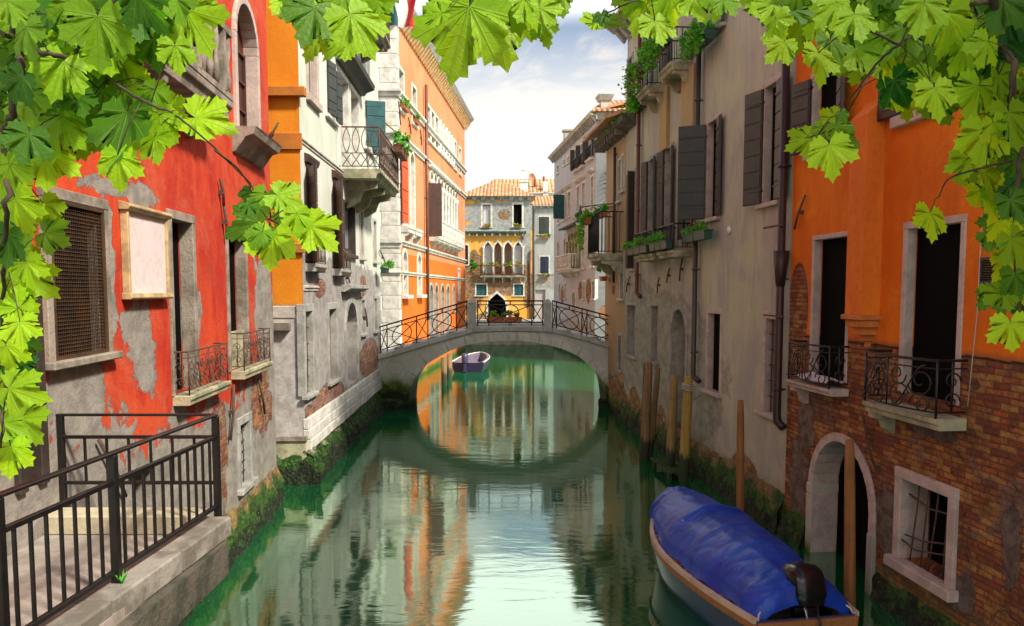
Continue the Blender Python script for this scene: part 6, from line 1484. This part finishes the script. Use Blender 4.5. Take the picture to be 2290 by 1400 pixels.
tr = b.mix(att, (.02, .28, .004), (.72, .97, .01)); tr = b.mix(b.m('MULTIPLY', vm_, .22), tr, (.75, .9, .2))
ds = b.pb(cd_, .5, b.m('ADD', nz, b.m('MULTIPLY', vm_, -1.0)), .01, .6, **{'Specular IOR Level': .35})
ts = b.n('ShaderNodeBsdfTranslucent', {}, {0: tr}).outputs[0]
b.out(b.n('ShaderNodeMixShader', {}, {0: .52, 1: ds, 2: ts}).outputs[0]); PLEAF = m

def leaf_outline(rg):
    """five toothed lobes of a plane leaf; stalk at origin, middle lobe along +y, length about 1"""
    lob = [(-1.85, .55, .19), (-.86, .86, .20), (0, 1.04, .21), (.86, .86, .20), (1.85, .55, .19)]
    val = [(-2.75, .15), (-1.34, .33), (-.42, .41), (.42, .41), (1.34, .33), (2.75, .15)]
    P = []
    for k in range(5):
        a, r, w = lob[k]; a += rg.uniform(-.07, .07); r *= rg.uniform(.9, 1.08)
        va, vr = val[k]; vb, vr2 = val[k + 1]
        tip = Vector((math.sin(a) * r, math.cos(a) * r)); p0 = Vector((math.sin(va) * vr, math.cos(va) * vr)); p1 = Vector((math.sin(vb) * vr2, math.cos(vb) * vr2))
        d = Vector((math.sin(a), math.cos(a))); n_ = Vector((d.y, -d.x))
        for (t, e, base, sgn) in ((0, 0, p0, -1), (.34, .13, p0, -1), (.50, .03, p0, -1), (.66, .10, p0, -1), (.76, .015, p0, -1)):
            q = base.lerp(tip, t) + n_ * sgn * (e + .06 * math.sin(t * 3.1)) + d * (e * .5); P.append(q)
        P.append(tip)
        for (t, e) in ((.76, .015), (.66, .10), (.50, .03), (.34, .13)):
            q = p1.lerp(tip, t) + n_ * (e + .06 * math.sin(t * 3.1)) + d * (e * .5); P.append(q)
    P.append(Vector((math.sin(2.75) * .16, math.cos(2.75) * .16)))
    return P
def add_leaf(acc, c, size, dirv, nrm, tint, rg):
    P = leaf_outline(rg); y = dirv.normalized(); nz_ = (nrm - y * nrm.dot(y)).normalized(); x = y.cross(nz_)
    cup = rg.uniform(-.6, .7); bend = rg.uniform(-.3, .9); tw = rg.uniform(-.35, .35)
    C0 = Vector((0, .42))
    def lift(p): 
        return (cup * (p.x ** 2) * .55 - bend * (max(0, p.y - .2) ** 2) * .5 + tw * p.x * (p.y - .3) * .5)
    k = len(acc['v']); inner = [C0 * .0 + p * .55 for p in P]
    pts = [Vector((0, .02))] + inner + P; n = len(P)
    for p in pts:
        q = c + (x * p.x + y * (p.y - .42) + nz_ * lift(p)) * size; acc['v'].append(tuple(q)); acc['uv'].append((p.x, p.y)); acc['t'].append(tint)
    for i in range(n - 1):
        acc['f'].append((k, k + 1 + i, k + 2 + i)); acc['f'].append((k + 1 + i, k + 1 + n + i, k + 2 + n + i, k + 2 + i))
    return c + (y * -.42) * size
def leaves_obj(acc, parent):
    me = bpy.data.meshes.new('leaves'); me.from_pydata(acc['v'], [], acc['f']); me.update()
    me.polygons.foreach_set('use_smooth', [True] * len(me.polygons))
    ul = me.uv_layers.new(name='uv')
    for l in me.loops: ul.data[l.index].uv = acc['uv'][l.vertex_index]
    at = me.attributes.new('tint', 'FLOAT', 'POINT'); at.data.foreach_set('value', acc['t'])
    me.materials.append(PLEAF); o = bpy.data.objects.new('leaves', me); col.objects.link(o)
    M = WM[parent.name]; inv = M.inverted(); me.transform(inv); place(o, M, parent); return o
def wpt(x, y, Y):
    return at_y(x, y, Y)
def branch(name, label, base, stems, leaves, Yd, fill=(), seed=1, group=None):
    rg = random.Random(seed); acc = {'v': [], 'uv': [], 'f': [], 't': []}
    M = Matrix.Translation(wpt(*base, Yd)); t = thing(name, label, 'tree branch', M, group)
    inv = M.inverted(); mb = MB(); segs = []
    for (pts, r0, r1) in stems:
        W = []
        for i, p in enumerate(pts):
            dd_ = Yd + (p[2] if len(p) > 2 else .12 * math.sin(i * 1.7 + seed)); W.append(wpt(p[0], p[1], dd_))
        F = []
        for i in range(len(W) - 1):
            a0 = W[max(i - 1, 0)]; a1 = W[i]; a2 = W[i + 1]; a3 = W[min(i + 2, len(W) - 1)]
            for k in range(5):
                q = k / 5; F.append(.5 * (2 * a1 + (a2 - a0) * q + (2 * a0 - 5 * a1 + 4 * a2 - a3) * q * q + (3 * a1 - a0 - 3 * a2 + a3) * q ** 3) + Vector((rg.gauss(0, r0 * .25), 0, rg.gauss(0, r0 * .25))))
        F.append(W[-1]); segs += F
        mb.tube([inv @ p for p in F], r0, 7, r1=r1)
    allL = [(x, y, s, a, ti, rg.uniform(-.25, .22)) for (x, y, s, a, ti) in leaves]
    for (x0, y0, x1, y1, n, s0, s1, dz) in fill:
        for _ in range(int(n * 1.3)): allL.append((rg.uniform(x0, x1), rg.uniform(y0, y1), rg.uniform(s0, s1), rg.gauss(90, 50), min(1, max(0, rg.gauss(.48, .36))), rg.uniform(.0, dz)))
    for (x, y, s, a, ti, dy) in allL:
        Y = Yd + dy; c = wpt(x, y, Y); size = s * Y / FOC * .66 * rg.uniform(.88, 1.1); ar = R(a)
        dirv = Vector((math.cos(ar), rg.uniform(-.5, .25), -math.sin(ar)))
        nrm = Vector((rg.uniform(-.5, .6), -1, rg.uniform(-.3, .9)))
        st = add_leaf(acc, c, size, dirv, nrm, ti, rg)
        # stalk to the nearest twig point
        near = min(segs, key=lambda p: (p - st).length)
        L_ = min((near - st).length, .16); e = st + (near - st).normalized() * L_ if (near - st).length > 1e-4 else st
        mid = (st + e) / 2 + Vector((0, 0, .015)); mb.tube([inv @ st, inv @ mid, inv @ e], .0016, 4)
    mb.build('twigs', BARK, t); leaves_obj(acc, t)
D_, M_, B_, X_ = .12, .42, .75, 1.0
GR = 'plane tree branches hanging in front of the canal'
left = [(220, 90, 190, 95, M_), (310, 50, 160, 80, D_), (440, 62, 150, 60, B_), (130, 170, 130, 100, B_), (60, 90, 130, 80, M_), (30, 30, 130, 60, M_), (150, 40, 130, 100, M_), (240, 20, 130, 90, M_), (350, 120, 110, 80, D_), (396, 130, 95, 85, B_),
        (250, 160, 160, 100, B_), (120, 300, 165, 105, B_), (270, 300, 235, 97, .2), (262, 382, 120, 92, X_), (372, 285, 115, 60, B_), (478, 275, 140, 15, X_), (350, 330, 105, 70, B_), (275, 215, 60, 120, M_), (60, 240, 130, 80, B_), (35, 200, 120, 130, D_), (180, 235, 90, 60, D_),
        (100, 375, 150, 80, X_), (55, 330, 120, 100, D_), (20, 400, 120, 90, B_), (45, 480, 130, 80, X_), (120, 530, 120, 20, M_), (112, 478, 90, 60, B_), (20, 560, 120, 100, D_), (75, 630, 160, 40, X_), (30, 690, 130, 90, X_), (45, 745, 110, 80, X_), (18, 800, 100, 90, X_),
        (50, 880, 120, 20, B_), (65, 960, 130, 40, B_), (20, 1030, 120, 90, X_), (8, 900, 110, 70, X_), (330, 210, 100, 100, B_), (180, 170, 120, 70, B_), (395, 250, 80, 40, B_), (90, 60, 120, 110, D_), (330, 20, 140, 60, D_), (400, 20, 120, 70, M_)]
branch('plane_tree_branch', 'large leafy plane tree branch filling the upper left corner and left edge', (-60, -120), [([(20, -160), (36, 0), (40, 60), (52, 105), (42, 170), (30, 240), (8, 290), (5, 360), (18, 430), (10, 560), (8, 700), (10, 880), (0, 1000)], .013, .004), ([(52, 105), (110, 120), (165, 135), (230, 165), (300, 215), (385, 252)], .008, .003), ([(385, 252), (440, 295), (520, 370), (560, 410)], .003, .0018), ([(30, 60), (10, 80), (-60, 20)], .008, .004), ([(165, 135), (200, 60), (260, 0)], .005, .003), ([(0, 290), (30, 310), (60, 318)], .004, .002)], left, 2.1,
       fill=[(-60, -60, 440, 60, 48, 90, 160, .7), (-60, 60, 330, 240, 46, 90, 150, .7), (60, 240, 330, 330, 8, 80, 120, .5), (-60, 230, 100, 420, 20, 80, 130, .6), (-50, 420, 70, 820, 24, 80, 130, .5), (-50, 820, 60, 1060, 10, 80, 120, .4)], seed=3, group=GR)
mid = [(548, 508, 120, 165, .22), (590, 455, 90, 100, M_), (650, 450, 115, 25, B_), (606, 560, 135, 92, X_), (665, 500, 85, 90, B_), (720, 528, 120, 42, X_), (553, 440, 55, 110, .1), (640, 495, 80, 60, .25), (575, 535, 80, 120, M_), (560, 470, 60, 60, .15)]
branch('plane_tree_sprig', 'small sprig of pale plane leaves in front of the ochre gable wall', (545, 400), [([(480, 335), (530, 375), (556, 410), (585, 440), (605, 480), (598, 530), (600, 572)], .0028, .0018), ([(600, 490), (620, 500), (640, 515), (655, 500)], .003, .0015)], mid, 2.1, seed=5, group=GR)
tl = [(690, 50, 160, 105, .2), (742, 65, 130, 90, M_), (805, 70, 160, 60, B_), (757, 105, 105, 150, B_), (722, 25, 110, 60, M_), (655, 20, 90, 140, .3), (850, 35, 90, 40, B_), (770, 20, 110, 90, M_), (700, 100, 90, 110, B_), (820, 20, 90, 70, B_)]
branch('plane_tree_sprig', 'cluster of plane leaves at the top edge above the white corner house', (740, -60), [([(740, -120), (750, -20), (758, 30), (745, 90)], .004, .002), ([(755, 10), (800, 30), (830, 60)], .002, .0015), ([(752, 0), (700, 10), (670, 30)], .002, .0015)], tl, 2.2, fill=[(640, -60, 870, 30, 16, 90, 130, .3)], seed=6, group=GR)
tc = [(1028, 85, 235, 108, B_), (1116, 78, 215, 78, B_), (965, 38, 95, 165, B_), (1035, 12, 120, 95, .2), (1150, 25, 130, 70, M_), (1218, 72, 85, 75, .5), (1232, 18, 100, -5, B_), (1105, 10, 100, 90, .3), (1070, 5, 100, 120, .3), (1185, 25, 100, 60, B_)]
branch('plane_tree_sprig', 'two long hanging plane leaves in the middle of the top edge against sky', (1080, -60), [([(1080, -120), (1075, -30), (1065, 10)], .004, .0025), ([(1075, -30), (1130, -10), (1200, 20), (1225, 45)], .003, .0015), ([(1072, -20), (1010, -5), (985, 15)], .002, .0015)], tc, 2.3, fill=[(980, -60, 1240, 5, 10, 90, 130, .3)], seed=12, group=GR)
tr_ = [(1315, 48, 75, 175, B_), (1372, 50, 85, 5, M_), (1435, 25, 130, 110, B_), (1472, 72, 110, 78, B_), (1560, 15, 110, 70, B_), (1605, 8, 90, 90, B_), (1500, 20, 100, 80, X_), (1345, 45, 50, 90, D_), (1630, 15, 90, 60, M_), (1400, 5, 90, 100, M_)]
branch('plane_tree_sprig', 'thin row of pale plane leaves along the top edge before the long grey house', (1480, -60), [([(1480, -120), (1450, -20), (1400, 10), (1340, 38)], .004, .0018), ([(1460, -40), (1540, -20), (1630, 0)], .003, .002)], tr_, 2.3, fill=[(1380, -60, 1660, -5, 9, 80, 120, .3)], seed=8, group=GR)
sp = [(1788, 320, 100, 155, B_), (1860, 355, 125, 85, X_), (1900, 312, 95, 30, .2), (1850, 272, 70, 150, B_), (1880, 300, 70, 60, .25), (1835, 300, 60, 100, M_), (1888, 262, 45, 60, .15)]
branch('plane_tree_sprig', 'small sprig of bright plane leaves hanging before the orange house upper window', (1905, 230), [([(1960, 150), (1930, 190), (1905, 235), (1870, 285), (1850, 325), (1860, 360)], .0028, .0016), ([(1870, 285), (1830, 300), (1800, 310)], .002, .0012)], sp, 2.2, seed=9, group=GR)
rt = [(1790, 60, 150, 100, .45), (1720, 25, 110, 130, B_), (1835, 145, 130, 90, B_), (1875, 40, 130, 80, B_), (1868, 110, 100, 70, .3), (1738, 112, 100, 130, B_), (1745, 60, 80, 60, B_), (1940, 120, 130, 110, B_), (1975, 20, 140, 60, B_), (2005, 90, 120, 120, M_),
      (2005, 205, 160, 105, X_), (2085, 165, 200, 97, .2), (2095, 225, 120, 85, X_), (2175, 165, 150, 100, B_), (2235, 80, 160, 80, D_), (2265, 25, 150, 60, D_), (2178, 225, 150, 110, X_), (2240, 200, 130, 70, M_), (2265, 290, 150, 80, M_), (2195, 330, 140, 95, X_), (2225, 300, 90, 70, B_),
      (2240, 395, 150, 80, X_), (2275, 470, 120, 70, D_), (2085, 502, 125, 95, .9), (2145, 365, 90, 150, B_), (2205, 450, 110, 80, X_), (2235, 600, 110, 120, B_), (2225, 665, 110, 160, .5), (2275, 640, 110, 80, D_), (2262, 750, 120, 82, X_), (2275, 560, 110, 60, M_), (2120, 70, 140, 80, B_), (2150, 10, 140, 110, M_), (2060, 40, 120, 100, B_), (1920, 60, 110, 80, B_), (2270, 380, 120, 100, D_), (2240, 520, 100, 70, X_), (2200, 120, 110, 110, B_)]
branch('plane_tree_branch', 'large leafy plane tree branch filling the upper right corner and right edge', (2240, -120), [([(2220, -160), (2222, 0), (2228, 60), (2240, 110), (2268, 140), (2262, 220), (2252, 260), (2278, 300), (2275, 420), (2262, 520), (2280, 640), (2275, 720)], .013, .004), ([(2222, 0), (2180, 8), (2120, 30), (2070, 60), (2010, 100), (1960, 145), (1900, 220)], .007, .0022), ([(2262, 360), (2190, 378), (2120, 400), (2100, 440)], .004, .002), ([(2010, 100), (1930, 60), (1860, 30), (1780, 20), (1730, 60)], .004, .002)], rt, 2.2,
       fill=[(1690, -60, 2330, 50, 56, 90, 150, .7), (1900, 40, 2330, 160, 40, 90, 140, .7), (2010, 150, 2330, 240, 16, 80, 130, .7), (2170, 200, 2340, 420, 28, 80, 130, .7), (2220, 420, 2340, 700, 22, 80, 120, .5)], seed=10, group=GR)
